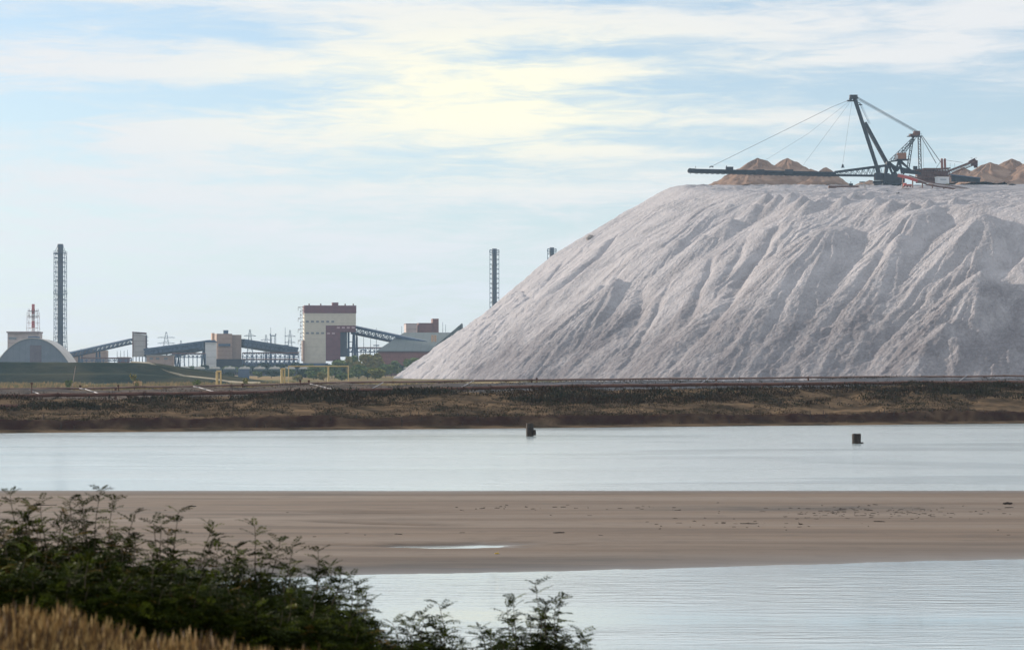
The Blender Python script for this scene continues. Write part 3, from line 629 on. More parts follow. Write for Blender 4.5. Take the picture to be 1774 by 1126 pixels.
mb = MB(); hbox(mb, 589.2, 575.2, 601, 618, -2.5, 10); mb.build('recessed_bay', mat('dark_bay_cladding', (.05,.065,.085), (.07,.08,.10), scale=.2), root)
mb = MB(); hbox(mb, 576, 523.5, 586.5, 529, -6, 8); mb.build('rooftop_box', M['maroon'], root)
for y, x0, n_ in ((557, 530, 6), (577, 530, 4)):
    for i in range(n_):
        mb = MB(); hbox(mb, x0+i*8.7, y-1.5, x0+i*8.7+4.9, y+1.6, .2, .25); mb.build('window', M['glass'], root)
wm = mat('pale_annex_window', (.42,.30,.32), rough=.4)
for y, x0, n_ in ((567.5, 583, 4), (577.5, 566, 2)):
    for i in range(n_):
        mb = MB(); hbox(mb, x0+i*8.5, y-1.3, x0+i*8.5+5, y+1.3, .35, .2); mb.build('window', wm, root)
mb = MB(); hbox(mb, 524, 590, 527.2, 626, 3, 20); mb.build('side_annex', M['tan_brick'], root)
mb = MB()
for j in range(14):
    yy = 532+j*6.4; q = 3.0 if j % 3 else 4.6
    p0 = hx(527.3, yy, -3)-f*(q); p1 = hx(527.3, yy, -3); mb.beam(p0, p1, 3.4, .3)
    if j < 13: mb.beam(p0, p0-Vector((0,0,6.4*k)), .25, .25); mb.beam(p0, p1-Vector((0,0,6.4*k)), .2, .2)
mb.build('fire_stair', M['brown_steel'], root)
for xx in (536, 556, 598, 612):
    mb = MB(); a = hx(xx, 529, -5); mb.tube(a, a+Vector((0,0,1.5)), .5, n=8); mb.build('roof_vent', M['brown_steel'], root)
mb = MB()
for xx in (604.5, 614.5):
    for o_ in (-4, -14): mb.beam(hx(xx, 575, o_), hx(xx, 625, o_), .9, .9)
for yy in (592, 609): mb.beam(hx(604.5, yy, -4), hx(614.5, yy, -4), .5, .5)
mb.build('support_frame', M['hazed_steel'], root)

# -- big warehouse with pitched roof
wd_ = 1720.0
root = thing('pitched_warehouse', W(700,640,wd_), 'wide warehouse with grey-green pitched roof and dark red wall, partly hidden by the salt heap', 'warehouse')
A0 = W(655, 608.5, wd_); A1 = W(800, 608.5, wd_); dp = 150.0
mb = MB(); mb.hexa([(A0.x,wd_,0),(A1.x,wd_,0),(A1.x,wd_+dp,0),(A0.x,wd_+dp,0)], [A0, A1, A1+Vector((0,dp,0)), A0+Vector((0,dp,0))]); mb.build('wall', M['brick_red'], root)
mb = MB(); B0 = W(676, 588, wd_+30); C0 = W(700, 576, wd_+75); C1 = W(800, 576, wd_+75)
e0 = A0+Vector((-1.5,-1,.1)); e1 = A1+Vector((1,-1,.1)); L0 = A0+Vector((-1.5,dp,.1)); L1 = A1+Vector((1,dp,.1))
mb.add([e0,e1,C1,C0,L0,L1], [(0,1,2,3),(0,3,4),(3,2,5,4)]); mb.add([v-Vector((0,0,.5)) for v in (e0,e1,C1,C0,L0,L1)], [(3,2,1,0),(4,3,0),(4,5,2,3)])
mb.build('roof', M['roof_grey'], root)
mb = MB(); p0 = W(745, 607, wd_-3); p1 = W(800, 560, wd_+2); mb.hexa([p0+Vector((0,0,-.5)), (p1.x,p1.y,p0.z-.5), (p1.x,p1.y+40,p0.z-.5), (p0.x,p0.y+40,p0.z-.5)], [p0, p1, p1+Vector((0,40,0)), p0+Vector((0,40,0))]); mb.build('roof_wing', M['roof_grey'], root)
for px_, lab in ((749, 0), (754, 0)):
    mb = MB(); a = W(px_, 584, wd_+8); mb.box((a.x, a.y+1, a.z-1), (1.7, 2.5, 5)); mb.build('roof_vent', mat('ochre_vent', (.5,.33,.22), rough=.8), root)
def brick_block(x0,y0,x1,y1,d,label,mt,extra=None):
    root = thing('brick_building', W((x0+x1)/2, 600, d), label, 'building')
    mb = MB(); blk(mb, x0, y0, x1, y1, d, 22, 7); mb.build('wall', mt, root)
    mb = MB(); blk(mb, x0-.3, y0-1, x1+.3, y0, d-.3, 22.6, 7); mb.build('parapet', M['brown_steel'], root)
    if extra: mb = MB(); blk(mb, *extra, d+4, 14, 7); mb.build('stair_tower', M['brick_red'], root)
brick_block(703.5, 561.5, 722, 612, 1830, 'pinkish brick building poking above the pitched warehouse roof', M['pink_panel'])
brick_block(725.5, 560.5, 749, 612, 1836, 'red brick building with a taller corner tower above the pitched warehouse roof', M['brick_red'], (749.5, 552, 760, 612))

# -- power pylons, masts, light poles
def pylon(px, yt, d, label, w=5.0, arms=True):
    b = W(px, 632, d); b.z = 0; t = W(px, yt, d); h = t.z-b.z
    root = thing('power_pylon', b, label, 'pylon', 'lattice pylons behind the works')
    mb = MB(); lattice(mb, b, t, w*1.6, .8, 9, .16); mb.build('tower', M['hazed_steel'], root)
    if arms:
        for f_ in (.72, .86):
            mb = MB(); z = b.z+h*f_; mb.beam((b.x-w, b.y, z), (b.x+w, b.y, z), .35, .35); mb.beam((b.x-w,b.y,z), (b.x,b.y,z+1.5), .2); mb.beam((b.x+w,b.y,z), (b.x,b.y,z+1.5), .2); mb.build('crossarm', M['hazed_steel'], root)
pylon(288, 575, 2300, 'hazy power pylon left of centre above the broad gallery', 9)
pylon(313.5, 590, 2400, 'small hazy power pylon just above the broad gallery', 6)
pylon(433, 571, 1700, 'dark power pylon right of the brown tower', 4.5)
pylon(461, 580, 2100, 'short hazy pylon between the brown tower and the headframe building', 5)
pylon(502.5, 572, 1900, 'pylon close to the left side of the cream headframe building', 4.5)
def mast(px, yt, d, label, r=.28, head=True):
    b = W(px, 632, d); b.z = 0; t = W(px, yt, d)
    root = thing('light_mast', b, label, 'mast', 'thin masts around the works')
    mb = MB(); mb.tube(b, t, r*1.5, r*.6, n=6); mb.build('pole', M['hazed_steel'], root)
    if head: mb = MB(); z = b.z+(t.z-b.z)*.62; mb.beam((b.x-2.6,b.y,z), (b.x+2.6,b.y,z), .5, .9); mb.build('lamp_bar', M['hazed_steel'], root)
for px_, yt, d_, lb, hd_ in ((469, 567, 1900, 'thin mast left of the double floodlight frame', False), (494, 567, 1800, 'thin mast with a crossbar left of the headframe building', True), (203,608,1850,'first short lamp pole left of the pale transfer tower',False),
      (209,607,1850,'second short lamp pole left of the pale transfer tower',False), (215,607,1850,'third short lamp pole left of the pale transfer tower',False), (221,606,1850,'short lamp pole nearest the pale transfer tower',False),
      (619.5,582,1900,'thin mast right of the headframe support frame',False), (630,580,1900,'tall thin mast between the headframe building and the warehouse',True), (642,586,1900,'shorter thin mast left of the warehouse roof',True),
      (652,568,2000,'hazy mast above the sloping truss gallery',True), (696,565,1900,'thin mast left of the pinkish brick building',False), (767,558,1900,'thin mast right of the brick stair tower',False), (772,562,1900,'thin mast next to the heap slope',False)):
    mast(px_, yt, d_, lb, .26, hd_)
root = thing('floodlight_frame', W(473,632,1850), 'double pole frame with a floodlight platform above the descending gallery', 'mast')
for dx_ in (-1.6, 1.6):
    mb = MB(); b = W(473,632,1850)+Vector((dx_,0,-8)); t = W(473,583,1850)+Vector((dx_,0,0)); lattice(mb, b, t, 1.4, 1.2, 14, .14); mb.build('leg', M['hazed_steel'], root)
mb = MB(); t = W(473,581.5,1850); mb.box(t, (4.6,2,.8)); mb.box(t+Vector((-2.2,0,1)), (.9,1,1)); mb.box(t+Vector((2.2,0,1)), (.9,1,1)); mb.build('lamp_platform', M['hazed_steel'], root)

# -- tank wagons
root = thing('tank_wagon', (W(320,640,1500).x, 1500, 0), 'dark tank wagon with pale top in the long train in front of the works', 'wagon', 'tank wagons in the long train')
wb0 = W(320,645,1500); z0 = 0.0; x0 = wb0.x
tank = MB(); tank.tube((x0-4.0,1500,2.7), (x0+4.0,1500,2.7), 1.45, n=12); tank.tube((x0-4.3,1500,2.7), (x0-4.0,1500,2.7), 1.1, 1.45, n=12); tank.tube((x0+4.0,1500,2.7), (x0+4.3,1500,2.7), 1.45, 1.1, n=12)
tank.build('tank', M['wagon'], root, smooth=False)
c = MB(); c.box((x0,1500,3.9), (6.8,2.9,.8)); c.box((x0,1500,4.5), (5.6,2.2,.5)); c.tube((x0,1500,4.7), (x0,1500,5.3), .7, n=10); c.build('top_cover', M['wagon_top'], root)
c = MB(); c.box((x0,1500,1.05), (9.0,2.4,.4)); c.build('frame', M['dark_steel'], root)
for sx in (-3,3):
    c = MB()
    for dx_ in (-.8,.8): c.tube((x0+sx+dx_,1498.8,.5), (x0+sx+dx_,1501.2,.5), .5, n=10)
    c.build('bogie', M['dark_steel'], root)
def clone(o, loc, label=None):
    r_ = o.copy(); C.objects.link(r_); r_.location = loc
    if label: r_['label'] = label
    for ch in list(o.children):
        c_ = ch.copy(); C.objects.link(c_); c_.parent = r_
        for g_ in list(ch.children): q_ = g_.copy(); C.objects.link(q_); q_.parent = c_
    return r_
root.location.z = 1.9; rl = root.location.copy()
for ch in root.children: pass
for i in range(1, 17): clone(root, (rl.x+i*9.7*1.0, rl.y+i*.6, rl.z))
tr = MB(); tr.beam((x0-20,1500,1.95), (x0+200,1512,1.95), 4.5, .5); tr = tr.build('railway', mat('ballast', (.13,.12,.11), (.09,.085,.08), scale=.3)); tr['kind'] = 'structure'
root = thing('low_shed', W(500,640,1725), 'long low dark shed behind the tank wagons, reaching under the cream headframe wall', 'shed')
mb = MB(); blk(mb, 424, 630, 566, 648, 1725, 10, 1); mb.build('wall', M['dark_steel'], root)
mb = MB(); blk(mb, 423, 629, 567, 630.2, 1724, 12, 1); mb.build('roof', M['hazed_steel'], root)
root = thing('teal_shed', W(422,652,1350), 'small teal shed in the field in front of the tank wagons', 'shed')
mb = MB(); blk(mb, 413, 640, 431, 655, 1350, 6, 6); mb.build('wall', M['teal'], root)
mb = MB(); blk(mb, 412.5, 639.2, 431.6, 640.2, 1349.5, 7, 6); mb.build('roof', M['hazed_steel'], root)
mb = MB(); pane(mb, 416, 644, 420, 655, 1350, .2, 6, 413, 655, .15); mb.build('door', M['dark_steel'], root)

# -- yellow gas pipes
def yframe(xs_, ytop, ybot, d, label, r=.16):
    root = thing('gas_pipe_frame', W(xs_[0], ybot, d), label, 'gas pipe')
    mb = MB(); mb.tube(W(xs_[0]-.5,ytop,d), W(xs_[-1]+.5,ytop,d), r, n=8); mb.build('crossbar', M['yellow'], root)
    for i, x in enumerate(xs_):
        mb = MB(); b = W(x, ybot, d); mb.tube((b.x,b.y,0), W(x, ytop, d), r*(1.5 if 0 < i < len(xs_)-1 else .9), n=8); mb.build('upright', M['yellow'], root)
yframe([500, 569, 603.5], 634.5, 657, 700, 'long yellow overhead gas pipe frame with three uprights in front of the green trees', .17)
def ybollard(x0, x1, yt, yb, d, label):
    root = thing('gas_riser', W(x0, yb, d), label, 'gas pipe')
    for x, q in ((x0, .30), (x1, .20)):
        mb = MB(); b = W(x, yb, d); mb.tube((b.x,b.y,-.2), W(x, yt, d), q, n=10); mb.build('riser_pipe', M['yellow'], root)
    mb = MB(); mb.tube(W(x0-1,yt,d), W(x1+1,yt,d), .26, n=10); mb.build('bend', M['yellow'], root)
ybollard(376, 382.5, 643.5, 670, 560, 'yellow double gas riser at the right foot of the grassy bank')
ybollard(488, 493, 639.5, 666, 600, 'yellow double gas riser at the left end of the long yellow frame')
root = thing('concrete_block', W(239,664,640), 'low tan concrete ring lying in the dry field at left', 'block')
mb = MB(); mb.tube(W(235,668,640), W(235,661,640), .5, n=10); mb.tube(W(243,668,640), W(243,661,640), .5, n=10); mb.beam(W(233,661.5,640), W(245,661.5,640), .8, .4); mb.build('ring', mat('ochre_concrete', (.5,.33,.17), (.4,.27,.15), scale=.8), root)
root = thing('leaning_pole', W(124,662,700), 'leaning wooden utility pole in front of the grassy bank at left', 'pole')
mb = MB(); mb.tube((W(123.5,662,700).x,700,-.3), W(131,634,700), .13, .09, n=8); mb.build('pole', mat('pale_wood', (.34,.26,.24), (.28,.22,.2), scale=1), root)
mb = MB(); mb.beam(W(128.5,635.5,700), W(134,637,700), .12, .12); mb.build('crossarm', M['bark'], root)

# -- trees between the works and the dike
def leaf_mat(name, a, b, c=None, rough=.7):
    m = mat(name, a, b, scale=.35, rough=rough, lo=.4, hi=.6, spec=.03); p = m.node_tree.nodes['Principled BSDF']
    p.inputs['Transmission Weight'].default_value = 0; p.inputs['Subsurface Weight'].default_value = 0
    return m
LG = [leaf_mat('green_foliage', (.10,.15,.055), (.17,.20,.065)), leaf_mat('olive_foliage', (.19,.19,.065), (.26,.21,.075)), leaf_mat('yellow_green_foliage', (.27,.25,.07), (.20,.21,.06)), leaf_mat('dark_foliage', (.035,.055,.03), (.05,.07,.035))]
def crown_mb(rng, cx, cy, z0, rx, rz, n, size, lobes=7):
    mb = MB(); blobs = []
    for i in range(lobes):
        a = rng.random()*6.28; q = rng.random()**.5*.62; h = rng.uniform(-.5, .62)
        blobs.append((q*math.cos(a), q*math.sin(a), h, rng.uniform(.30, .5)*(1-.35*max(0, h))))
    for i in range(n):
        bx, by, bz, br = rng.choice(blobs); v = Vector((rng.gauss(0,1), rng.gauss(0,1), rng.gauss(0,1))).normalized()*br*(rng.random()**.33)*1.08
        p = Vector((cx+(bx+v.x)*rx, cy+(by+v.y)*rx, z0+(bz+v.z)*rz))
        u = Vector((rng.gauss(0,1), rng.gauss(0,1), rng.gauss(0,.6))).normalized()*size*rng.uniform(.6,1.3); w_ = u.cross(Vector((rng.gauss(0,1), rng.gauss(0,1), rng.gauss(0,1)))).normalized()*size*rng.uniform(.35,.7)
        mb.add([p-u, p+w_, p+u, p-w_], [(0,1,2,3)])
    return mb
def tree(px, ytop, wpx, ybase, d, mi, label, seed, n=900):
    rng = random.Random(seed); b = W(px, ybase, d); b.z = 0.0; t = W(px, ytop, d); rx = wpx/2/F*d; rz = (t.z)/2*.86
    cat_ = 'tree' if t.z > 7 else 'bush'
    root = thing('tree' if cat_ == 'tree' else 'bush', b, label, cat_, 'trees and bushes before the works')
    mb = MB(); tp_ = Vector((b.x, b.y, t.z*.6)); mb.tube(b-Vector((0,0,.3)), tp_, .28, .12, n=6)
    for k_ in range(4):
        a = k_*1.7+rng.random(); s_ = b.lerp(tp_, .45+.12*k_); mb.tube(s_, s_+Vector((math.cos(a)*rx*.5, math.sin(a)*rx*.5, t.z*.22)), .11, .04, n=5)
    mb.build('trunk', M['bark'], root)
    crown_mb(rng, b.x, b.y, t.z-rz, rx*1.12, rz*1.02, n, .95*d/1500, lobes=9).build('crown', LG[mi], root)
TR = [(585,622,26,655,1560,3,'dark green tree below the maroon annex of the headframe building'), (606,616,28,655,1500,0,'green tree right of the headframe support frame'),
      (632,611,34,655,1480,1,'tallest olive and ochre tinged tree, left of the warehouse wall'), (655,614,30,655,1500,1,'olive tree overlapping the left end of the dark red warehouse wall'),
      (668,630,30,657,1450,0,'green tree in front of the dark red warehouse wall'), (650,638,32,660,1200,2,'round yellow-green bush in front of the other trees'),
      (548,634,34,656,1400,0,'green bush behind the left bay of the long yellow frame'), (524,641,26,657,1350,3,'dark bush behind the left upright of the long yellow frame'),
      (580,640,30,657,1350,0,'green bush behind the right bay of the long yellow frame'), (560,645,22,658,1150,1,'pale olive bush under the long yellow frame'),
      (716,618,34,655,1560,0,'green tree at the foot of the heap slope beside the red wall'), (735,614,22,650,1600,3,'dark tree half hidden by the lower edge of the heap'),
      (470,641,30,655,1400,3,'dark low bush right of the teal shed'), (447,644,20,656,1400,0,'low green bush next to the teal shed'), (395,645,20,656,1300,3,'low dark bush left of the teal shed'),
      (424,651,12,664,640,1,'small yellowing bush in the field below the teal shed'), (233,646,16,668,640,1,'thin yellowish bush behind the tan concrete ring'), (119,657,14,666,660,0,'small green bush at the foot of the leaning pole'),
      (340,656,18,668,650,0,'small green bush left of the yellow riser'), (602,646,18,656,1200,0,'green bush by the right upright of the long yellow frame'), (621,636,26,657,1350,0,'green bush left of the round yellow-green bush')]
BK = [(455,628,30,3),(482,630,34,3),(512,627,34,3),(538,629,30,0),(562,631,30,3),(430,632,30,3),(402,634,28,0),(375,634,28,3),(350,633,26,3),(325,634,24,0),(300,632,24,3),(278,631,26,3),(596,625,30,3),(620,622,30,0),(500,637,26,0),(530,639,24,3),(690,628,30,3)]
BL = ['dark bush behind the wagons, third to the right of the brown tower','dark bush behind the wagons under the right end of the descending gallery','dark bush just left of the cream headframe wall','green bush at the left foot of the cream headframe wall','dark bush at the foot of the maroon annex','dark bush behind the wagons above the teal shed','green bush behind the wagons under the brown tower','dark bush behind the wagons under the pale silo',
 'dark bush behind the wagons left of the pale silo','green bush above the sloping track on the grassy bank','dark bush at the right end of the low tan building','dark bush in front of the low tan building','dark bush under the recessed bay of the headframe building','green bush under the truss gallery','green bush in front of the wagons near the yellow double riser','dark bush seen through the left bay of the long yellow frame','dark bush in front of the dark red wall, near its middle']
for i, (px_, yt_, w_, mi_) in enumerate(BK): TR.append((px_, yt_, w_, 652, 1690 if i not in (14,15) else 1420, mi_, BL[i]))
TR += [(590,622,34,655,1440,0,'broad green tree behind the right bay of the long yellow frame'), (612,617,34,655,1420,1,'olive tree between the headframe support frame and the tallest tree'), (645,610,36,655,1500,1,'ochre-green tree directly right of the tallest tree'), (622,628,36,656,1300,0,'rounded green tree in front of the tallest tree'),
       (678,624,32,656,1480,0,'green tree at the right end of the clump, before the dark red wall'), (637,636,28,657,1250,0,'bright green bush left of the yellow-green bush'), (575,632,34,656,1380,0,'green tree above the middle upright of the long yellow frame'), (543,643,30,658,1200,0,'light green bush inside the left bay of the long yellow frame'),
       (515,647,22,660,1100,1,'low olive bush beside the left upright of the long yellow frame'), (592,647,24,659,1150,0,'low green bush inside the right bay of the long yellow frame')]
for i, a in enumerate(TR): tree(*a, 500+i, (1500 if a[2] > 22 else 700) if a[4] > 900 else 150)
# dry tall grass in the field beyond the dike
def tufts(name, pts, hfun, size, mats, rng, blades=7, kind='stuff', lean=.5):
    mb = MB()
    for (x, y, z) in pts:
        s_ = size*rng.uniform(.5, 1.3)
        m_ = rng.randrange(len(mats)); 
        for _ in range(blades):
            a = rng.random()*6.28; l_ = rng.uniform(.1, lean)*s_; w_ = s_*.10; bx, by = x+rng.uniform(-.4,.4)*s_, y+rng.uniform(-.4,.4)*s_
            mb.add([(bx-w_, by, z-.05), (bx+w_, by+w_*.5, z-.05), (bx+math.cos(a)*l_+w_*.3, by+math.sin(a)*l_, z+s_*rng.uniform(.6,1.1))], [(0,1,2)], m_)
    o = mb.build(name, mats); o['kind'] = kind; return o
rng = random.Random(5)
pts = []
for _ in range(9000):
    y = 700+ (rng.random()**1.4)*280; x = rng.uniform(-.235*y, -.02*y)
    if vn(x/16, y/30, 91) > .42: pts.append((x, y, 0.0))
tufts('dry_grass', pts, None, 1.2, [mat('straw', (.42,.29,.13), (.33,.23,.11), scale=.2), mat('pale_green_straw', (.20,.18,.08), (.16,.15,.07), scale=.2)], rng, 4)

# ================================================================== PIPELINES ON THE DIKE
def along(px, t):            # world x whose column is px on the line edge+t
    y = 300.0
    for _ in range(12): x = (px-HX)/F*y; y = float(edge(np.array([x]))[0])+t
    return x, y
def zline(px, py, t): x, y = along(px, t); return Vector((x, y, EYE+(HY-py)/F*y))
near = [(-60,686.5),(0,686),(150,683.5),(300,682),(450,679.5),(600,676.5),(800,672.5),(1000,669),(1200,666.5),(1400,664.5),(1600,663),(1774,661.5),(1860,661)]
farp = [(-60,674),(0,673.5),(150,672.5),(300,670),(450,666.5),(600,662.5),(800,660),(1000,657.5),(1200,655.8),(1400,654),(1600,652.5),(1774,651),(1860,650.5)]
def pipeline(pts_, t, r, label, mt, sup, name='pipeline'):
    P = [zline(a, b, t) for a, b in pts_]; root = thing(name, (P[0].x, P[0].y, P[0].z), label, 'pipeline')
    mb = MB(); rng = random.Random(9); Q = []
    for a, b in zip(P[:-1], P[1:]):
        n_ = max(1, int((b-a).length/3.5))
        for i in range(n_): Q.append(a.lerp(b, i/n_)+Vector((0,0,rng.uniform(-.05,.05))))
    Q.append(P[-1]); mb.path(Q, r, n=10); mb.build('pipe', mt, root, smooth=True)
    mb = MB()
    for i in range(0, len(Q), 3): mb.tube(Q[i]-Vector((.06,0,0)), Q[i]+Vector((.06,0,0)), r*1.45, n=10)
    f_ = mb.build('flanges', mt, root)
    for i in range(1, len(Q), 4):
        q = Q[i]; zb = float(dike_h(np.array([q.x]), np.array([t]))[0]); mb = MB()
        if q.z-r-zb > .05: mb.box((q.x, q.y, (zb-.2+q.z-r)/2), (.22, .7, q.z-r-zb+.2)); mb.build('support', M['pipe'], root)
    return root
pipeline(near, 31, .24, 'thick rust-dark pipeline along the lake side of the dike top', M['pipe'], 1)
pipeline(farp, 53, .15, 'thin rusty pipeline along the far side of the dike top', M['pipe_light'], 1)
def hose(pts_, label, r=.06):
    P = [zline(a, b, t) for a, b, t in pts_]; mb = MB(); mb.path(P, r, n=8); o = mb.build('branch_hose', M['hose'], loc=P[0], smooth=True)
    tag(o, label, 'hose', 'pale hoses between the two pipelines')
hose([(38,673.8,52),(46,674.5,50),(62,680,40),(74,684.5,32)], 'leftmost pale branch hose between the two dike pipelines')
hose([(138,672.8,52),(148,674,50),(163,679,40),(176,683,32)], 'second pale branch hose from the left on the dike')
hose([(335,669.5,52),(345,671,50),(358,675,41),(373,679,32)], 'pale branch hose on the dike below the yellow double riser')
hose([(536,664.5,52),(546,667,50),(562,671,41),(584,675.5,32)], 'pale branch hose on the dike left of the heap foot')
hose([(664,662.5,52),(656,667,42),(645,672.5,32)], 'straight pale hose slanting left below the heap foot')
hose([(822,659,53),(817,661,52),(810,665,42),(799,670.5,32)], 'short pale curved hose in front of the left heap slope')
hose([(1228,654.5,53),(1224,658,52),(1215,663,32)], 'pale hose on the dike in front of the middle of the heap')
hose([(1676,650,53),(1670,654,52),(1662,660,32)], 'rightmost pale hose on the dike')
VL = ((55,663,691,40,'tall dark valve post on the dike near the left edge'), (139,668,676,52,'short dark valve post at the top of the second hose'), (535,659,676,52,'dark valve stand below the long yellow frame'), (520,658.5,666,52,'small dark valve stand left of the long yellow frame'),
      (930,655,664,50,'dark valve box in front of the left half of the heap'), (205,667,674,52,'dark post on the thin pipeline above the left bank'), (420,665,672,52,'dark post on the thin pipeline below the teal shed'))
for px_, y0_, y1_, t_, lb in VL:
    a = zline(px_, y1_, t_); b = zline(px_, y0_, t_); zb = float(dike_h(np.array([a.x]), np.array([t_]))[0])
    root = thing('valve_post', (a.x,a.y,zb), lb, 'valve post', 'dark valve posts on the dike')
    mb = MB(); mb.tube((a.x,a.y,zb-.2), b, .08, n=8); mb.build('post', M['pipe'], root)
    mb = MB(); mb.tube((b.x,b.y-.05,b.z-.1), (b.x,b.y+.05,b.z-.1), .17, n=10); mb.build('hand_wheel', M['pipe'], root)
a = zline(-12, 702.5, 17); b = zline(29, 703.5, 16); mb = MB(); mb.tube(a, b, .20, n=12); mb.tube(b, b+Vector((.12,0,0)), .28, n=12)
tag(mb.build('outfall_pipe', M['pipe'], loc=a), 'stub of brown outfall pipe sticking out of the bank at the left edge', 'pipe')

# scrub on the dike slope: one mass of low bushes
rng = random.Random(21); mb = MB()
sc_m = [leaf_mat('grey_green_scrub', (.033,.031,.021), (.052,.045,.030)), leaf_mat('brown_scrub', (.055,.036,.022), (.038,.027,.018)), leaf_mat('green_scrub', (.022,.030,.015), (.032,.037,.018)), leaf_mat('dead_scrub', (.030,.020,.015), (.05,.032,.024))]
def clump(x, y, z, h, mi, n):
    for _ in range(n):
        v = Vector((rng.gauss(0,.5), rng.gauss(0,.5), 0)); hh = h*rng.uniform(.25, 1.05)*(1-.35*min(1, v.length))
        p = Vector((x+v.x*h*1.2, y+v.y*h*1.2, z+hh)); u = Vector((rng.uniform(-.5,.5), rng.uniform(-.5,.5), rng.uniform(.2,1))).normalized()*h*.30; w_ = Vector((rng.uniform(-1,1), rng.uniform(-.6,.6), rng.uniform(-.2,.5))).normalized()*h*.11
        mb.add([p-u, p+w_, p+u, p-w_], [(0,1,2,3)], mi)
px_a = np.random.RandomState(2).rand(26000, 2)
cx = -75+px_a[:, 0]*165; ct = 4.5+px_a[:, 1]*25.5
cy = edge(cx)+ct; czz = dike_h(cx, ct)
dens = fbm(cx/13, ct/5, 3, 95)*.9+fbm(cx/3, ct/3, 3, 96)*.6
left = sstep(-20, -55, cx)
want = np.interp(ct, [4,7,11,14,17,21,26,29,30], [.15,.25,.34,.46,.62,.85,1.0,.65,.15])*(1-.15*left)+.45*left*sstep(17, 9, ct)
want = want - .35*np.exp(-((cx+18)/17)**2-((ct-15)/5)**2)
dens_ok = (np.random.RandomState(4).rand(26000) < want+dens*1.1) & (want+dens > .32)
for x, y, z, t_, gg in zip(cx[dens_ok], cy[dens_ok], czz[dens_ok], ct[dens_ok], dens[dens_ok]):
    dense = t_ > 14+6*gg; br = t_ < 8
    pv_ = float(vn(x/4, t_/3, 101)); mi = ((0 if pv_ < .55 else 1) if rng.random() < .75 else rng.choice((0,1,2,3))) if dense else (1 if rng.random() < .5 else (0 if rng.random() < .6 else 2))
    clump(x, y, z-.05, rng.uniform(.3,.7)*(.35+1.2*float(vn(x/6, t_/4, 99))) if dense else rng.uniform(.2,.5), mi, 6 if dense else 5)
cx3 = -75+np.random.RandomState(18).rand(3500)*165; ct3 = 2.8+np.random.RandomState(19).rand(3500)*4.2; cy3 = edge(cx3)+ct3; cz3 = dike_h(cx3, ct3); s3 = fbm(cx3/5, ct3/2, 3, 98) > -.1
for x, y, z in zip(cx3[s3], cy3[s3], cz3[s3]): clump(x, y, z-.05, rng.uniform(.12,.42), rng.choice((1,1,3,3,0)), 4)
cx2 = -75+np.random.RandomState(8).rand(5000)*165; ct2 = 32+np.random.RandomState(9).rand(5000)*20
cz2 = dike_h(cx2, ct2); cy2 = edge(cx2)+ct2; sel = fbm(cx2/7, ct2/4, 3, 97) > -.05
for x, y, z in zip(cx2[sel], cy2[sel], cz2[sel]): clump(x, y, z-.05, rng.uniform(.18,.42), rng.choice((0,0,1)), 4)
scrub = mb.build('bank_scrub', sc_m); tag(scrub, 'low dark scrub covering the upper slope of the dike', kind='stuff')
# roots and stubs at the eroded foot
rng = random.Random(31)
for i in range(46):
    px_ = rng.uniform(560, 1774) if rng.random() < .8 else rng.uniform(60, 560); x, y = along(px_, rng.uniform(3.2, 5.5)); t_ = y-float(edge(np.array([x]))[0]); z = float(dike_h(np.array([x]), np.array([t_]))[0])
    mb = MB(); h = rng.uniform(.35, 1.0); l_ = rng.uniform(-.4,.4); p = [Vector((x,y,z-.1)), Vector((x+l_*.3, y-.1, z+h*.5)), Vector((x+l_*.9, y-.15, z+h))]; mb.tube(p[0], p[1], .07, .05, n=5); mb.tube(p[1], p[2], .05, .02, n=5)
    mb.tube(p[1], p[1]+Vector((-l_*.8, .05, h*.35)), .035, .015, n=4)
    tag(mb.build('dead_stub', M['driftwood'], loc=p[0]), 'dark dead stub sticking up at the eroded foot of the dike', 'stub', 'dead stubs along the foot of the dike')

# ================================================================== IN AND BY THE WATER
def piling(px0, px1, yt, yb, label, cap):
    d = EYE*F/(yb-HY); a = W((px0+px1)/2, yb, d); r = (px1-px0)/2/F*d; t = W(0, yt, d).z
    root = thing('mooring_pile', (a.x, a.y, 0), label, 'post'); mb = MB(); k_ = 20; rg = random.Random(int(px0))
    rings = []
    for z in (-1.0, 0.1, t*.35, t*.7, t):
        rings.append([(a.x+r*(1+rg.uniform(-.02,.02))*math.cos(i*2*math.pi/k_), a.y+r*math.sin(i*2*math.pi/k_), z+(rg.uniform(-.05,.03) if z == t else 0)) for i in range(k_)])
    V = [v for r_ in rings for v in r_]; Fc = [(j*k_+i, j*k_+(i+1)%k_, (j+1)*k_+(i+1)%k_, (j+1)*k_+i) for j in range(4) for i in range(k_)]; Fc.append(tuple(4*k_+i for i in range(k_))); mb.add(V, Fc); mb.build('shaft', M['post'], root)
    w_ = cap; mb = MB(); mb.box((a.x+r+w_*.25, a.y-.1, t*(.28 if w_ > .3 else .06)), (w_, .6, t*(.42 if w_ > .3 else .14))); mb.build('side_block', M['post'], root)
piling(911.5, 924.5, 733, 755.5, 'taller dark post in the lake left of centre, with a block on its right side', .34)
piling(1476, 1491.5, 751, 768, 'squat dark post in the lake at right', .26)
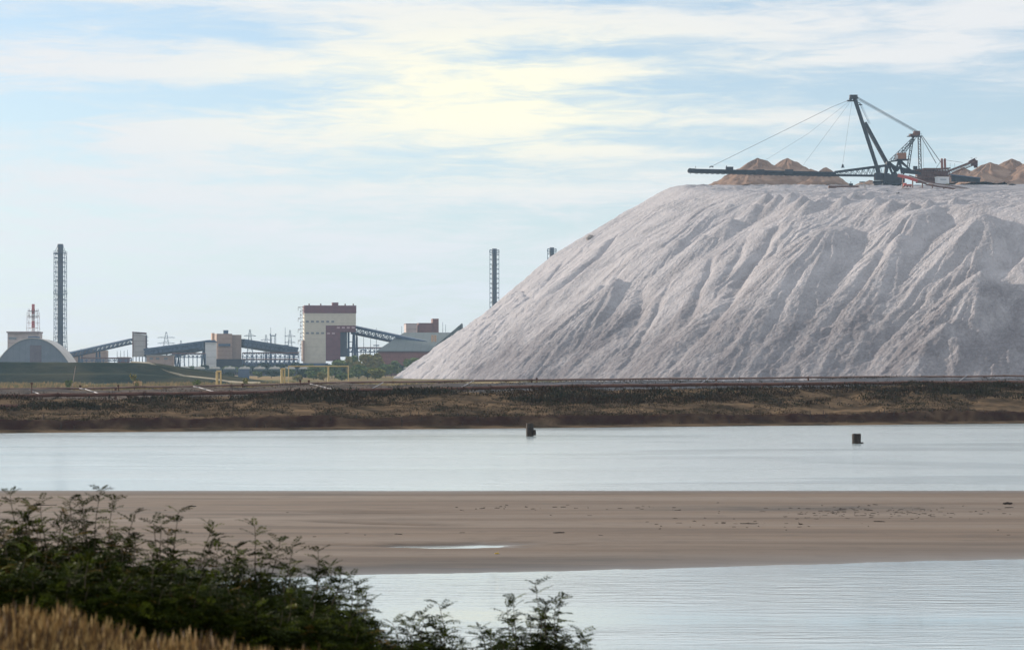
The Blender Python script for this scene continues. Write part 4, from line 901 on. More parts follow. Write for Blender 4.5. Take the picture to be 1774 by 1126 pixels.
# driftwood on the sandbar
def sand_z(x, y): return float(sand_h(np.array([x]), np.array([y]))[0])
def drift(px, py, wpx, hpx, label, group=None, rg=random.Random(77)):
    d = (EYE-.25)*F/(py-HY); p = W(px, py, d); L_ = wpx/F*d; h = max(.014, hpx/F*d); z = sand_z(p.x, d)
    mb = MB(); n_ = max(3, int(wpx/4)); pts_ = []
    ang = rg.uniform(-.5, .5)
    for i in range(n_+1): t_ = i/n_-.5; pts_.append(Vector((p.x+t_*L_, d+math.sin(ang)*t_*L_, z+h*.5+rg.uniform(-.15,.15)*h)))
    for i in range(n_):
        r0 = h*.5*(1-.35*abs(2*i/n_-1))*rg.uniform(.8,1.1); mb.tube(pts_[i], pts_[i+1], r0, h*.5*(1-.35*abs(2*(i+1)/n_-1)), n=6)
    if rg.random() < .35: mb.tube(pts_[n_//2], pts_[n_//2]+Vector((rg.uniform(-.12,.12), 0, h*1.6)), h*.2, h*.08, n=4)
    return tag(mb.build('driftwood', M['driftwood'], loc=(p.x, d, z)), label, 'driftwood', group)
drift(1745.5, 871.5, 17, 4.5, 'largest dark log on the sandbar near the right edge')
drift(1748, 877.5, 16, 1.5, 'thin dark stick just below the largest log at right')
drift(333, 876, 14, 2, 'dark stick alone on the sandbar left of the tallest shrub tips')
drift(65, 874, 62, 1.3, 'long thin stick on the sandbar at the left edge')
drift(968, 920.5, 20, 2, 'single dark stick in the middle of the sandbar')
drift(690, 923, 14, 1.4, 'brown stick on the sandbar left of the middle')
drift(1297, 905.5, 30, 1.6, 'long thin stick left of the dark debris band')
drift(1387, 906.5, 7, 2.5, 'short thick dark piece right of a long thin stick')
drift(1523, 902, 18, 1.6, 'stick on the lower edge of the dark debris band')
rg = random.Random(12)
for i in range(230):
    q = rg.random()
    if q < .55: px_, py_ = rg.gauss(1520, 110), rg.gauss(886, 5.5)
    elif q < .70: px_, py_ = rg.uniform(760, 1180), rg.gauss(878, 2.5)
    elif q < .85: px_, py_ = rg.uniform(1120, 1420), rg.gauss(904, 5)
    else: px_, py_ = rg.uniform(40, 1770), rg.uniform(864, 940)
    if px_ > 1770 or py_ < 858: continue
    drift(px_, py_, rg.uniform(2, 13)*rg.random()**.5, rg.uniform(.5, 1.15), 'small dark fragment of wood scattered on the sandbar', 'small wood fragments on the sandbar', rg)
o = drift(861, 953, 8, 2.2, 'small yellow scrap beside the puddle on the sandbar'); o.name = 'yellow_scrap'; o['category'] = 'scrap'; o.data.materials[0] = mat('yellow_scrap', (.55,.38,.06), rough=.7)

# ================================================================== ON TOP OF THE HEAP
DM = 1400.0
def cone_pile(px, yt, ybase, hw, d, label, seed, mt, slopeR=None):
    t = W(px, yt, d); zb = min(W(px, ybase, d).z, t.z-.8); h = t.z-zb; r = hw/F*d
    n_ = 96; m_ = 26; th = np.linspace(0, 2*np.pi, n_+1)[:-1]; q = np.linspace(0, 1.18, m_)**1.0
    TH, Q = np.meshgrid(th, q, indexing='ij'); lob = 1+.10*fbm(TH*1.3, TH*0, 3, seed)+.05*np.sin(TH*2+seed)
    rad = Q*r*lob; X = t.x+np.cos(TH)*rad; Y = d+np.sin(TH)*rad*1.1
    prof = 1-Q-.03*np.sin(np.pi*np.clip(Q,0,1)); Zp = zb+h*prof+h*.13*(ridged(TH*2.6+.6*fbm(X/9,Y/9,2,seed+9), Q*1.2, seed+1)-.5)*np.minimum(1, Q*5)+h*.05*(ridged(TH*9, Q*4, seed+2)-.5)*np.minimum(1, Q*5)+.95*fbm(X/4, Y/4, 4, seed+4, .6)
    Xl, Yl, Zl = X-t.x, Y-d, Zp-zb
    o = grid_mesh('spoil_pile', Xl, Yl, Zl, mt, wrap=True, smooth=True); o.location = (t.x, d, zb)
    tag(o, label, 'spoil pile', 'orange-brown spoil piles on top of the heap')
om = mat('orange_spoil', (.265,.185,.145), (.15,.108,.092), scale=.12, rough=.95, bump=.25, bscale=.7, c3=(.31,.225,.18), s3=.06, spec=0.0)
PI_ = [(1313,274,324,86,1450,'largest left orange spoil pile with a pointed peak behind the boom'), (1364,274,324,84,1456,'orange spoil pile with the second pointed peak behind the boom'), (1405,292,324,50,1460,'low orange spoil peak right of the two pointed peaks'),
       (1431,289,324,46,1441,'small rounded orange spoil peak near the boom joint'), (1296,298,323,54,1433,'low sunlit orange spoil mound under the boom, left'), (1418,301,323,52,1425,'low orange spoil mound under the boom, right'), (1348,300,323,60,1437,'low orange spoil mound under the middle of the boom'),
       (1506,312,321,22,1450,'small tan mound directly left of the machine base'), (1668,291,317,50,1475,'tan spoil pile under the end of the brown conveyor'), (1715,281,318,66,1467,'brown spoil pile right of the brown conveyor end'),
       (1752,275,318,78,1483,'tall brown spoil pile near the right edge'), (1800,272,320,92,1458,'brown spoil pile cut off by the right edge'), (1700,296,317,40,1441,'low brown spoil mound in front of the right piles')]
for i, a in enumerate(PI_): cone_pile(*a, 700+i*7, om)

# -- the spreader
root = thing('spreader_machine', W(1536,319,DM), 'giant dark spreader with long lattice boom, mast and stay cables on top of the heap', 'spreader')
S = DM/F
def P(px, py, o=0.0): v = W(px, py, DM); return Vector((v.x, v.y+o, v.z))
DS, BS, BR = M['dark_steel'], M['hazed_steel'], M['brown_steel']
def part(name, mt, fn, par=root):
    mb = MB(); fn(mb); return mb.build(name, mt, par)
def boomf(mb):
    for o in (-2, 2):
        mb.beam(P(1196,293.8,o), P(1448,299.5,o), .5, .5); mb.beam(P(1196,299,o), P(1448,305,o), .5, .5)
        n_ = 56
        for i in range(n_):
            x = 1196+252*i/n_; x1 = 1196+252*(i+1)/n_; yt = lambda v: 293.8+(v-1196)*.0226; yb_ = lambda v: 299+(v-1196)*.0238
            mb.beam(P(x,yt(x),o), P(x1,yb_(x1),o) if i % 2 else P(x,yb_(x),o), .3, .3); mb.beam(P(x,yb_(x),o), P(x1,yt(x1),o), .28, .28)
    mb.beam(P(1196,297), P(1448,303), 3.2, 1.1)
part('boom', DS, boomf)
part('boom_belt', BS, lambda mb: mb.beam(P(1193,294.3), P(1448,300), 2.2, .7))
def headf(mb): mb.tube(P(1195,296,-2.4), P(1195,296,2.4), 1.35, n=14); mb.box(P(1199,296), (3,5.2,2.2)); mb.beam(P(1196,302,-1), P(1196,299,-1), .3); mb.beam(P(1205,288,0), P(1205,294,0), .2)
part('boom_head', DS, headf)
def innerf(mb):
    for o in (-2.4, 2.4):
        A_, B_, C_, D_ = P(1446,299.5,o), P(1534,288,o), P(1446,304,o), P(1528,305,o)
        mb.beam(A_, B_, .6, .6); mb.beam(C_, D_, .9, .9); n_ = 9
        for i in range(n_):
            mb.beam(A_.lerp(B_, i/n_), C_.lerp(D_, (i+1)/n_), .28, .28); mb.beam(A_.lerp(B_, i/n_), C_.lerp(D_, i/n_), .28, .28)
    mb.beam(P(1446,298), P(1534,286.5), 3.5, .8)
part('inner_truss', DS, innerf)
part('boom_cabin', DS, lambda mb: (mb.box(P(1263,293.5,-2.5), (4.5,2.5,2.4)), mb.beam(P(1258,293.5,-2.5), P(1258,288,-2.5), .5, .5)))
for xx in (1316, 1366): part('drive_box', DS, lambda mb, xx=xx: mb.box(P(xx,298.5,-2.6), (5,2,2.6)))
def drip(mb):
    rg = random.Random(3)
    for i in range(26):
        x = 1206+i*9.2; y = 299.8+(x-1196)*.0238; mb.beam(P(x,y,-2.4), P(x,y+1.6,-2.4), .25, .25); mb.beam(P(x-3,y+1.6,-2.4), P(x+3,y+1.6,-2.4), .22, .22)
part('boom_walkway', DS, drip)
part('mast', DS, lambda mb: (mb.beam(P(1480.5,171), P(1522,305,-4), 2.3, 2.1), mb.beam(P(1498,213), P(1541,286,5), 1.9, 1.9)))
part('mast_head', DS, lambda mb: (mb.box(P(1478.5,168.5), (4.6,3.4,2.4)), mb.box(P(1476.5,175), (6.2,3.6,.6)), mb.tube(P(1474,171,-1.6), P(1474,171,1.6), 1.0, n=10), mb.tube(P(1484,170.5,-1.6), P(1484,170.5,1.6), .8, n=10), mb.beam(P(1480,172), P(1492,182), .4, .4), mb.box(P(1489.5,182), (2.8,2,.4))))
def ladder(mb):
    for i in range(22):
        t_ = i/22; a = P(1483,178).lerp(P(1500,214), t_*1.05); mb.beam(a+Vector((1.8,0,0)), a+Vector((3.0,0,0)), .15, .15); 
    mb.beam(P(1488,178), P(1505,214), .15, .15)
part('mast_ladder', BS, ladder)
def cab(name, pts_, r, o=0.0):
    mb = MB(); mb.path([P(a, b, o) for a, b in pts_], r, n=5); mb.build(name, M['cable'], root)
cab('boom_cable', [(1473,173),(1440,186.5),(1229,290.5)], .11); cab('boom_cable', [(1474,174),(1400,232),(1296,296.5)], .06, -1); cab('boom_cable', [(1474.5,175),(1383,298)], .06, 1); cab('hoist_cable', [(1476,176),(1460,284)], .06)
cab('boom_stay', [(1229,290.5),(1232,288.2),(1236,290)], .35)
part('hook_block', DS, lambda mb: (mb.box(P(1460,288), (1.2,.8,1.6)), mb.beam(P(1457,290.3), P(1463,290.3), .5, .5), mb.beam(P(1460,284), P(1460,288), .3, .3)))
for o in (-1.6, 1.6):
    cab('back_stay', [(1486,169.5),(1588.5,227.5)], .14, o); cab('back_stay', [(1486,172.5),(1588,230)], .11, o)
def aleg(mb, p, q, w):
    n_ = 14; d_ = (q-p); a = Vector((d_.z, 0, -d_.x)).normalized()*w/2
    for o in (Vector((0,-w/2,0)), Vector((0,w/2,0))):
        mb.beam(p-a+o, q-a+o, .26, .26); mb.beam(p+a+o, q+a+o, .26, .26)
        for i in range(n_): s_ = 1 if i % 2 else -1; mb.beam(p.lerp(q, i/n_)+a*s_+o, p.lerp(q, (i+1)/n_)-a*s_+o, .18, .18)
for p_, q_, w_ in ((P(1587,236), P(1541,280,-3), 1.5), (P(1585,240,3), P(1565,267,4), 1.5), (P(1583,240,5), P(1576,291,6), 1.3), (P(1591.5,236,-2), P(1592.5,296,-3), 1.5)):
    mb = MB(); aleg(mb, p_, q_, w_); mb.build('lattice_leg', DS, root)
part('tower_head', BR, lambda mb: (mb.box(P(1588,231.5), (3.6,4,2.6)), mb.box(P(1583,235), (5,4.2,1.4)), mb.beam(P(1580,238.5), P(1586,231), 1.2, 2.4)))
def plat(mb):
    mb.box(P(1584.5,236.6), (8.8,5,.25))
    for x in (1573.5,1578,1591,1595.5): mb.beam(P(x,236.6,-2.4), P(x,232.8,-2.4), .14, .14)
    mb.beam(P(1573.5,233,-2.4), P(1578,233,-2.4), .12, .12); mb.beam(P(1591,233,-2.4), P(1596,233,-2.4), .12, .12)
part('head_platform', DS, plat)
for o, e_ in ((-2, (1628,281)), (2, (1623,283))): cab('rear_stay', [(1597,237),e_], .22, o)
cab('rear_stay', [(1599,241),(1600,290)], .08)
part('operator_cabin', M['orange_cab'], lambda mb: (mb.box(P(1561,271.8,-2), (5.0,5,3.9))))
part('operator_cabin_window', M['tank_white'], lambda mb: (mb.box(P(1552.4,274,-2), (2.0,4,2.8))))
part('cabin_platform', DS, lambda mb: (mb.beam(P(1541,280.5,-2), P(1573,277.5,-2), 6, .5), mb.box(P(1562,277.8,-2), (7.5,7,.5)), mb.beam(P(1572.5,277,-5), P(1572.5,273,-5), .14), mb.beam(P(1568,273.3,-5), P(1572.5,273.3,-5), .12)))
part('superstructure', DS, lambda mb: (
    mb.beam(P(1538,281), P(1533.5,303), 5, 1.7), mb.beam(P(1538,281), P(1556,296), 4, 1.4), mb.beam(P(1558,279), P(1563,301), 3, 1.1), mb.beam(P(1557,279), P(1550,302), 3, 1.0), mb.beam(P(1560,279), P(1580,298), 2.5, .9), mb.beam(P(1562,281,4), P(1588,301,4), .6, .6),
    mb.beam(P(1540,287), P(1590,299), 5, 1.0), mb.beam(P(1538,283), P(1548,306), 3, .9), mb.beam(P(1553,291), P(1544,306), 2, .6), mb.beam(P(1545,290), P(1556,306), 2, .6), mb.beam(P(1571,294), P(1562,306), 2, .7),
    mb.box(P(1585.5,291.5), (2.2,3,2.2)), mb.beam(P(1564,297.5), P(1595,301), 4, 1.5)))
part('undercarriage', DS, lambda mb: (mb.box(P(1545,312,0), (12.0,12,6.0)), mb.box(P(1520,307,-3), (4.5,5,4.2)), mb.box(P(1559,312,3), (6,6,3)), mb.box(P(1532,305,1), (6,5,3))))
for xx, oo in ((1519,-3.5), (1540,-6.5), (1553,-6.3)):
    def crw(mb, xx=xx, oo=oo):
        w_ = 4.6; mb.box(P(xx,318,oo), (w_,1.6,2.6)); mb.tube(P(xx,317,oo-.8)-Vector((w_/2,0,0)), P(xx,317,oo+.8)-Vector((w_/2,0,0)), .75, n=12); mb.tube(P(xx,317,oo-.8)+Vector((w_/2,0,0)), P(xx,317,oo+.8)+Vector((w_/2,0,0)), .75, n=12)
    part('crawler_track', DS, crw)

# -- brown receiving bridge conveyor behind the machine
root2 = thing('bridge_conveyor', W(1630,316,DM+25), 'rust-brown conveyor bridge rising right to a hopper, behind the white container', 'conveyor')
D2 = DM+25
def Q(px, py, o=0.0): v = W(px, py, D2); return Vector((v.x, v.y+o, v.z))
def body(mb):
    rg = random.Random(6)
    for o in (-3, 3):
        mb.beam(Q(1586,295,o), Q(1645,292.5,o), .8, .8); mb.beam(Q(1588,308,o), Q(1646,307,o), .8, .8); mb.beam(Q(1588,316,o), Q(1640,316,o), .7, .7)
        for i in range(12):
            x = 1588+i*4.8; mb.beam(Q(x,294.8,o), Q(x+4.8,308,o), .5, .5); mb.beam(Q(x,308,o), Q(x,294.8,o), .5, .5); mb.beam(Q(x+2,308,o), Q(x+rg.uniform(-3,5),317,o), .5, .5)
    mb.box(Q(1614,301), (19,4,3.6)); mb.box(Q(1609,293.5), (7.5,4,1.2)); mb.box(Q(1606,312), (10,4,3))
part('frame', BR, body, root2)
def arm(mb):
    for o in (-1.6, 1.6):
        mb.beam(Q(1638,299,o), Q(1688,280,o), 1.0, 1.0); mb.beam(Q(1640,305,o), Q(1688,286,o), .5, .5)
        for i in range(12): mb.beam(Q(1639,299,o).lerp(Q(1688,280,o), i/12), Q(1640,305,o).lerp(Q(1688,286,o), (i+1)/12), .3, .3)
    mb.beam(Q(1638,298), Q(1688,279), 2.6, .9)
part('arm', BR, arm, root2)
part('hopper', mat('dark_red_hopper', (.10,.045,.045), (.07,.035,.035), scale=.5), lambda mb: (mb.box(Q(1688,283), (3.4,4,3.2)), mb.beam(Q(1690,284), Q(1690.5,291), 2.0, 2.0), mb.beam(Q(1679,281.5), Q(1689,276.5), 3, 1.6)), root2)
for i in range(2):
    part('rail', M['cable'], lambda mb, i=i: (mb.beam(Q(1683.5+i*7.5,273.5,0), Q(1683.5+i*7.5,279,0), .12, .12), mb.beam(Q(1681+i*7.5,274,0), Q(1685+i*7.5,274,0), .12, .12), mb.beam(Q(1693,282,0), Q(1693,286,0), .3)), root2)
for xx in (1631.5, 1636.7): part('stay_post', mat('red_brown_post', (.25,.12,.10), rough=.7), lambda mb, xx=xx: (mb.beam(Q(xx,276.5), Q(xx+.8,294), .7, 1.4), mb.box(Q(xx,276.2), (.9,1.6,.9))), root2)
part('stay_rod', M['cable'], lambda mb: (mb.beam(Q(1631,278), Q(1620,294), .25, .25), mb.beam(Q(1637,277.5), Q(1668,282), .16, .16), mb.beam(Q(1646,283), Q(1646,292), .14), mb.beam(Q(1654,283), Q(1654,290), .14)), root2)
# -- small things on the plateau
root3 = thing('container_cabin', W(1634,318,1378), 'off-white container cabin standing between the red conveyor and the brown bridge', 'cabin')
mb = MB(); blk(mb, 1624, 307.5, 1645.5, 318.5, 1378, 3.5, 14); mb.build('body', M['tank_white'], root3)
mb = MB(); blk(mb, 1623.6, 306.3, 1646, 307.6, 1377.8, 4.0, 14); mb.build('roof', M['white_paint'], root3)
mb = MB(); pane(mb, 1629, 310, 1640, 312.2, 1378, .2, 14, 1624, 318.5, .1); mb.build('window', mat('pale_window', (.32,.36,.40), rough=.4), root3)
mb = MB(); blk(mb, 1626, 318.5, 1630, 319.8, 1378, 3, 14); blk(mb, 1641, 318.5, 1644, 319.8, 1378, 3, 14); mb.build('skid', mat('mossy_skid', (.22,.22,.12), rough=.9), root3)
root3 = thing('dark_trough', W(1672,315,1390), 'long dark blue-grey trough lying right of the off-white container cabin', 'trough')
mb = MB(); mb.hexa([W(1648,315.5,1390),W(1698,316,1390),W(1698,316,1396),W(1648,315.5,1396)], [W(1648,303.5,1390),W(1698,309.5,1390),W(1698,309.5,1396),W(1648,303.5,1396)]); mb.build('side', M['dark_steel'], root3)
mb = MB(); mb.beam(W(1647,302.9,1389.6), W(1699,308.9,1389.6), .7, .5); mb.build('rim', M['hazed_steel'], root3)
root3 = thing('red_belt_conveyor', W(1600,318,1345), 'long low belt conveyor, bright red at its raised end, running right across the heap top', 'conveyor')
D3 = 1345.0
RC = [(1556,304.5),(1572,308),(1590,314),(1606,320),(1625,323.5),(1645,326),(1664,329.5),(1686,333)]
ptsr = [W(a, b, D3-(i*2)) for i, (a, b) in enumerate(RC)]
for nm, mt, oo, a_, b_, w_, h_ in (('red_frame', M['red_paint'], 0, 0, 2, 2.4, 1.6), ('rear_frame', BR, 0, 2, 7, 2.2, .9)):
    mb = MB()
    for i in range(a_, b_): mb.beam(ptsr[i], ptsr[i+1], w_, h_)
    mb.build(nm, mt, root3)
mb = MB(); bl = Vector((.6, 3, 1.25))
for i in range(7): mb.beam(ptsr[i]+bl, ptsr[i+1]+bl, 2.6, .4)
mb.build('belt', mat('pale_dusty_belt', (.50,.47,.48), (.42,.38,.38), scale=.3), root3)
mb = MB(); b2 = Vector((2.0, 6, 1.7))
for i in range(1, 7): mb.beam(ptsr[i]+b2, ptsr[i+1]+b2, .5, .8)
mb.build('far_side_frame', BR, root3)
for i in range(7):
    mb = MB(); c_ = (ptsr[i]+ptsr[i+1])/2; zb = float(heap_h(np.array([c_.x]), np.array([c_.y]))[0])
    if c_.z-zb > .3: mb.box((c_.x, c_.y, (c_.z+zb)/2), (.5,1.8,c_.z-zb)); mb.build('stand', BR, root3)
root3 = thing('red_crawler', W(1571,322,1335), 'small pinkish red crawler car under the raised end of the red conveyor', 'vehicle')
mb = MB(); mb.box(W(1572,321,1335), (4.6,2.4,.9)); mb.box(W(1568,319,1335), (1.5,2.2,1.0)); mb.build('body', M['red_paint'], root3)
for dx_ in (-2.2, 0, 2.2): mb = MB(); c_ = W(1572,323,1335); mb.tube(c_+Vector((dx_*.8,-1.2,0)), c_+Vector((dx_*.8,1.2,0)), .45, n=10); mb.build('wheel', BR, root3)
root3 = thing('winch_trestle', W(1493,325,1340), 'small pale trestle frame on the heap rim left of the machine', 'trestle')
mb = MB(); a = W(1488,326,1340); b = W(1499,326,1340); c_ = W(1493,315.5,1340)
for o in (-1,1): mb.beam(a+Vector((0,o,0)), c_+Vector((-1,o,0)), .25); mb.beam(b+Vector((0,o,0)), c_+Vector((1,o,0)), .25); mb.beam(W(1490,320,1340+o), W(1497,320,1340+o), .2)
mb.build('frame', M['concrete'], root3); mb = MB(); mb.beam(W(1489,315.8,1340), W(1498,315.8,1340), 1.6, .5); mb.build('top_beam', DS, root3)
root3 = thing('equipment_sled', W(1465,324,1335), 'low dark equipment sled with a small mast on the heap rim', 'sled')
mb = MB(); mb.box(W(1466,323.5,1335), (14,2.5,.9)); mb.box(W(1442,324,1335), (4.5,2,1.3)); mb.build('deck', BR, root3); mb = MB(); mb.beam(W(1474,323,1335), W(1474,315,1335), .35); mb.box(W(1474,320,1335), (2.2,1.5,1.2)); mb.build('post', DS, root3)
for px_, py_, d_, s_, lb in ((1535,333,1330,1.6,'dark lump of debris on the plateau left of the red crawler car'), (1752,321,1300,2.6,'flat dark object on the heap rim near the right edge'), (1555,336,1320,1.2,'small dark debris on the plateau below the red conveyor')):
    c_ = hit(px_, py_); mb = MB(); mb.box(c_+Vector((0,0,.2)), (s_*1.6, s_, .5), rz=.3); mb.box(c_+Vector((.6,0,.4)), (s_*.6, s_*.5, .7), rz=.8); tag(mb.build('debris_lump', DS, loc=c_), lb, 'debris')
# boulder on the left skyline of the heap
c_ = hit(1023, 411, 1200, 1500); c_.z = float(heap_h(np.array([c_.x]), np.array([c_.y]))[0]); rb = random.Random(2); mb = MB(); c_ = Vector((c_.x, c_.y, c_.z))
V = []; 
for z, r_ in ((-1.5,2.6),(0,2.7),(1.3,2.0),(1.9,1.0)):
    V += [(c_.x+r_*rb.uniform(.8,1.1)*math.cos(k_*math.pi/4), c_.y+r_*rb.uniform(.8,1.1)*math.sin(k_*math.pi/4), c_.z+z+rb.uniform(-.3,.3)) for k_ in range(8)]
mb.add(V, [(j*8+i, j*8+(i+1)%8, (j+1)*8+(i+1)%8, (j+1)*8+i) for j in range(3) for i in range(8)]+[tuple(range(24,32))])
tag(mb.build('salt_boulder', mat('dark_salt_rock', (.28,.25,.24), (.2,.18,.17), scale=1), loc=c_), 'dark angular boulder standing out on the left skyline of the salt heap', 'boulder')

# ================================================================== FOREGROUND
# golden grass on the bank
rng = random.Random(44)
gmats = [mat('golden_grass', (.33,.205,.075), (.20,.12,.045), scale=2, rough=.8), mat('brown_grass', (.10,.06,.028), (.07,.042,.02), scale=2, rough=.8), mat('pale_grass', (.45,.31,.13), rough=.8)]
mb = MB()
for _ in range(42000):
    y = 9.2+rng.random()*7.8; x = rng.uniform(-.235*y, -.05*y) 
    if rng.random() > sstep(-.02, -.13, np.array(x/y))*1.2+.05: continue
    z = float(np.interp(y, [-30,0,11,19,50,62], [7.0,6.85,6.58,5.25,.2,-1.8]))-.13*min(9, max(-3, x+2.4))
    den = .55*vn(x/.30, y/.7, 45)+.45*vn(x/.07, y/.2, 46)
    h = .21*rng.uniform(.35,1.25)*(.5+.9*float(den)); a = rng.random()*6.28; l_ = h*rng.uniform(.05,.35); w_ = .0022; m_ = rng.choice((0,0,1,1,2)) if den > .35 else 1
    mb.add([(x-w_,y,z-.05),(x+w_,y,z-.05),(x+math.cos(a)*l_*.4+w_*.8,y+math.sin(a)*l_*.4,z+h*.6),(x+math.cos(a)*l_*.4-w_*.8,y+math.sin(a)*l_*.4,z+h*.6)], [(0,1,2,3)], m_)
    tx, ty, tz = x+math.cos(a)*l_, y+math.sin(a)*l_, z+h
    mb.add([(x+math.cos(a)*l_*.4-w_*.8,y+math.sin(a)*l_*.4,z+h*.6),(x+math.cos(a)*l_*.4+w_*.8,y+math.sin(a)*l_*.4,z+h*.6),(tx+w_*1.6,ty,tz-.03),(tx,ty,tz),(tx-w_*1.6,ty,tz-.03)], [(0,1,2,3,4)], m_)
tag(mb.build('tall_dry_grass', gmats), 'golden dry grass in the bottom left corner', kind='stuff')
# shrubs with feathery compound leaves
lf = [leaf_mat('dark_green_leaf', (.012,.020,.0015), (.024,.033,.003), rough=.55), leaf_mat('autumn_leaf', (.12,.07,.012), (.07,.055,.012), rough=.6), leaf_mat('light_green_leaf', (.045,.062,.004), (.066,.076,.007), rough=.55)]
def comp_leaf(mb, p, dr, ln, mi, rng, n=6, ls=.034):
    side = dr.cross(Vector((0,0,1))); side = side.normalized() if side.length > .1 else Vector((1,0,0)); up = side.cross(dr).normalized()
    roll = rng.uniform(-.7,.7); s_ = side*math.cos(roll)+up*math.sin(roll); q = p.copy(); d_ = dr.copy()
    for i in range(n+1):
        d_ = (d_+Vector((0,0,-.11))).normalized(); q2 = q+d_*ln/n
        mb.add([q-up*.0016, q+up*.0016, q2+up*.001, q2-up*.001], [(0,1,2,3)], mi)
        q = q2; l_ = ls*(1-.35*abs(i/n-.45))*rng.uniform(.8,1.15); wd2 = l_*.23
        for sg in ((-1,1) if i < n else (0,)):
            v = (s_*sg*.92+d_*(.42 if sg else 1)+Vector((0,0,rng.uniform(-.25,.12)))).normalized(); b_ = v.cross(up+Vector((rng.uniform(-.5,.5),rng.uniform(-.5,.5),0))).normalized()*wd2
            m_ = q+v*l_*.5; mb.add([q, m_-b_, q+v*l_, m_+b_], [(0,1,2,3)], mi)
def shrub(px, ytop, spread, d, label, seed, nst=5, dens=1.0, lean=0.0, low=1200, amber=.04, tips=None):
    rng = random.Random(seed); t = W(px, ytop, d); x0 = t.x-lean; zb = float(bank_h(np.array([x0]), np.array([d]))[0])
    root = thing('locust_shrub', (x0, d, zb), label, 'shrub', 'feathery shrubs on the near bank')
    st = MB(); fo = MB(); H_ = t.z-zb; sp = spread/2/F*d
    for k_ in range(nst):
        main = k_ == 0; hh = H_ if main else H_*rng.uniform(.72,.96); a = rng.random()*6.28; off = 0 if main else sp*rng.uniform(.35,1.0)
        tip = Vector((t.x+(math.cos(a)*off if not main else 0), d+math.sin(a)*off*.6, zb+hh)); base_ = Vector((x0+rng.uniform(-.12,.12), d+rng.uniform(-.1,.1), zb-.05))
        mid = base_.lerp(tip, .5)+Vector((rng.uniform(-.06,.06), rng.uniform(-.06,.06), .05)); n_ = 18; prev = base_
        for i in range(1, n_+1):
            u = i/n_; c_ = base_*(1-u)**2+mid*2*u*(1-u)+tip*u*u+Vector((math.sin(u*9+seed)*.02, 0, 0)); st.tube(prev, c_, .012*(1-u)+.003, n=4, caps=False); dr0 = (c_-prev).normalized(); prev = c_
            if u < .12: continue
            inner = u < .72
            nb_ = 3 if (rng.random() < .6*dens or not inner) else 2
            for b_ in range(nb_):
                an = rng.random()*6.28; v = (Vector((math.cos(an), math.sin(an)*.8, 0))*.95+dr0*(.45 if u < .9 else .9)).normalized()
                if inner and rng.random() < .85:       # side twig with several leaves
                    tl = sp*rng.uniform(.25,.75)*(1.15-u)+.07; e_ = c_+v*tl; st.tube(c_, e_, .004, .002, n=3, caps=False)
                    for q_ in range(int(9*dens)+3):
                        w_ = c_.lerp(e_, rng.uniform(.3,1.05)); an2 = rng.random()*6.28; v2 = (Vector((math.cos(an2), math.sin(an2), rng.uniform(-.1,.6)))+v*.6).normalized()
                        mi = 1 if rng.random() < amber else (2 if rng.random() < .22 else 0); comp_leaf(fo, w_, v2, rng.uniform(.09,.15), mi, rng, 5, rng.uniform(.026,.040))
                else:
                    mi = 1 if rng.random() < amber else (2 if rng.random() < .3 else 0); comp_leaf(fo, c_, v, rng.uniform(.10,.16)*(1.15-.35*u), mi, rng, 5, .034)
    st.build('stems', M['bark'], root); fo.build('foliage', lf, root)
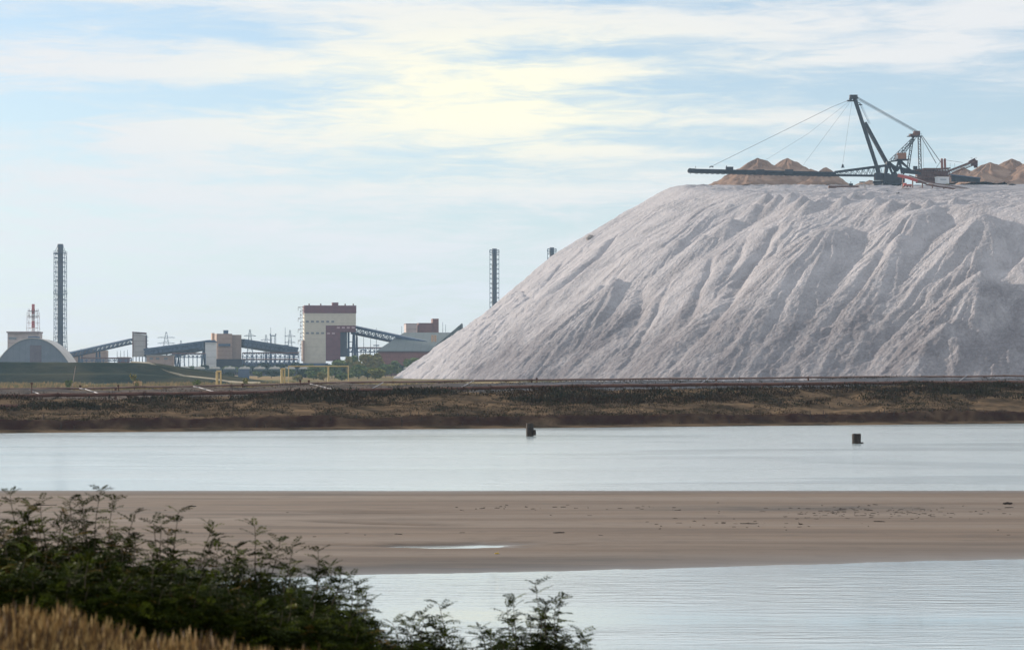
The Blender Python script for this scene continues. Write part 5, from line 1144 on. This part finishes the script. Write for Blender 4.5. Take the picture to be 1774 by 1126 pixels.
SH = [(-40,900,190,17.5,'shrub cut by the left edge, beside the tall leafy tip',6,1.3,.10), (22,858,150,18.5,'shrub with a tall leafy tip nearest the left edge',6,1.2,.10), (74,872,150,18.5,'shrub with two thin tips, second from the left edge',6,1.2,.12), (130,930,200,18,'dense dark shrub left of the tallest shrub, golden leaves within',7,1.4,.14),
      (176,852,150,18.5,'tallest shrub, its thin bent tip reaching the far edge of the sandbar',6,1.1,.05), (235,935,210,18,'wide dense shrub directly right of the tallest shrub',7,1.4,.05), (307,888,140,18.5,'shrub with a thin leaning tip between the tallest shrub and the pointed one',6,1.1,.04),
      (372,955,190,18,'dense rounded shrub left of the pointed shrub',7,1.3,.04), (437,912,150,18.5,'pointed shrub standing before the left end of the near water',6,1.2,.02), (500,985,180,18,'dense low shrub right of the pointed shrub',7,1.3,.02),
      (548,956,120,19,'shrub with one airy tip crossing the water edge',5,.85,.01), (606,1002,150,19,'airy shrub overlapping the white water',6,.9,.01), (680,1080,130,19,'low shrub between the airy shrubs and the two thin ones',6,1.0,.01), (762,1046,150,19.5,'thin see-through shrub in the middle of the near water',5,.75,0),
      (835,1092,120,19.5,'low small shrub between two taller thin ones',5,.8,0), (893,1040,90,20,'slender shrub left of the tall right one',4,.7,0), (932,1014,120,20,'tall slender shrub highest at the right end of the row',5,.75,0), (1012,1096,110,20,'last low shrub at the right end of the row',5,.75,0)]
for i, a in enumerate(SH): shrub(a[0], a[1], a[2]*1.05, a[3], a[4], 900+i*13, a[5]+(5 if i < 11 else 2), a[6], 0.0, amber=a[7])
# dark lower growth filling the row
for i, (px_, yt, sp_, d_, lb) in enumerate(((40,985,230,16.5,'dark leafless-looking low shrub in front, at the left edge'), (150,1000,240,16.3,'low dark shrub in front of the tallest shrub'), (270,1010,240,16.4,'low dark shrub in front, right of the tallest shrub'), (390,1030,240,16.6,'low dark shrub in front of the pointed shrub'), (500,1060,220,16.9,'low dark shrub in front near the bottom edge'), (610,1090,180,17.3,'lowest dark shrub at the bottom edge'))):
    shrub(px_, yt-28, sp_, d_, lb, 1300+i*11, 10, 1.6, 0.0, amber=.03)
# ---- haze: the air itself
hz = MB(); hz.box((0, 2500, 99), (15000, 6200, 206))
hm = bpy.data.materials.new('haze_air'); hm.use_nodes = True; t = hm.node_tree; t.nodes.remove(t.nodes['Principled BSDF'])
pv = t.nodes.new('ShaderNodeVolumePrincipled'); pv.inputs['Color'].default_value = (.48,.72,1.0,1); pv.inputs['Density'].default_value = .000075; pv.inputs['Anisotropy'].default_value = .2
t.links.new(pv.outputs[0], t.nodes['Material Output'].inputs['Volume'])
ho = hz.build('haze', hm); ho['kind'] = 'stuff'
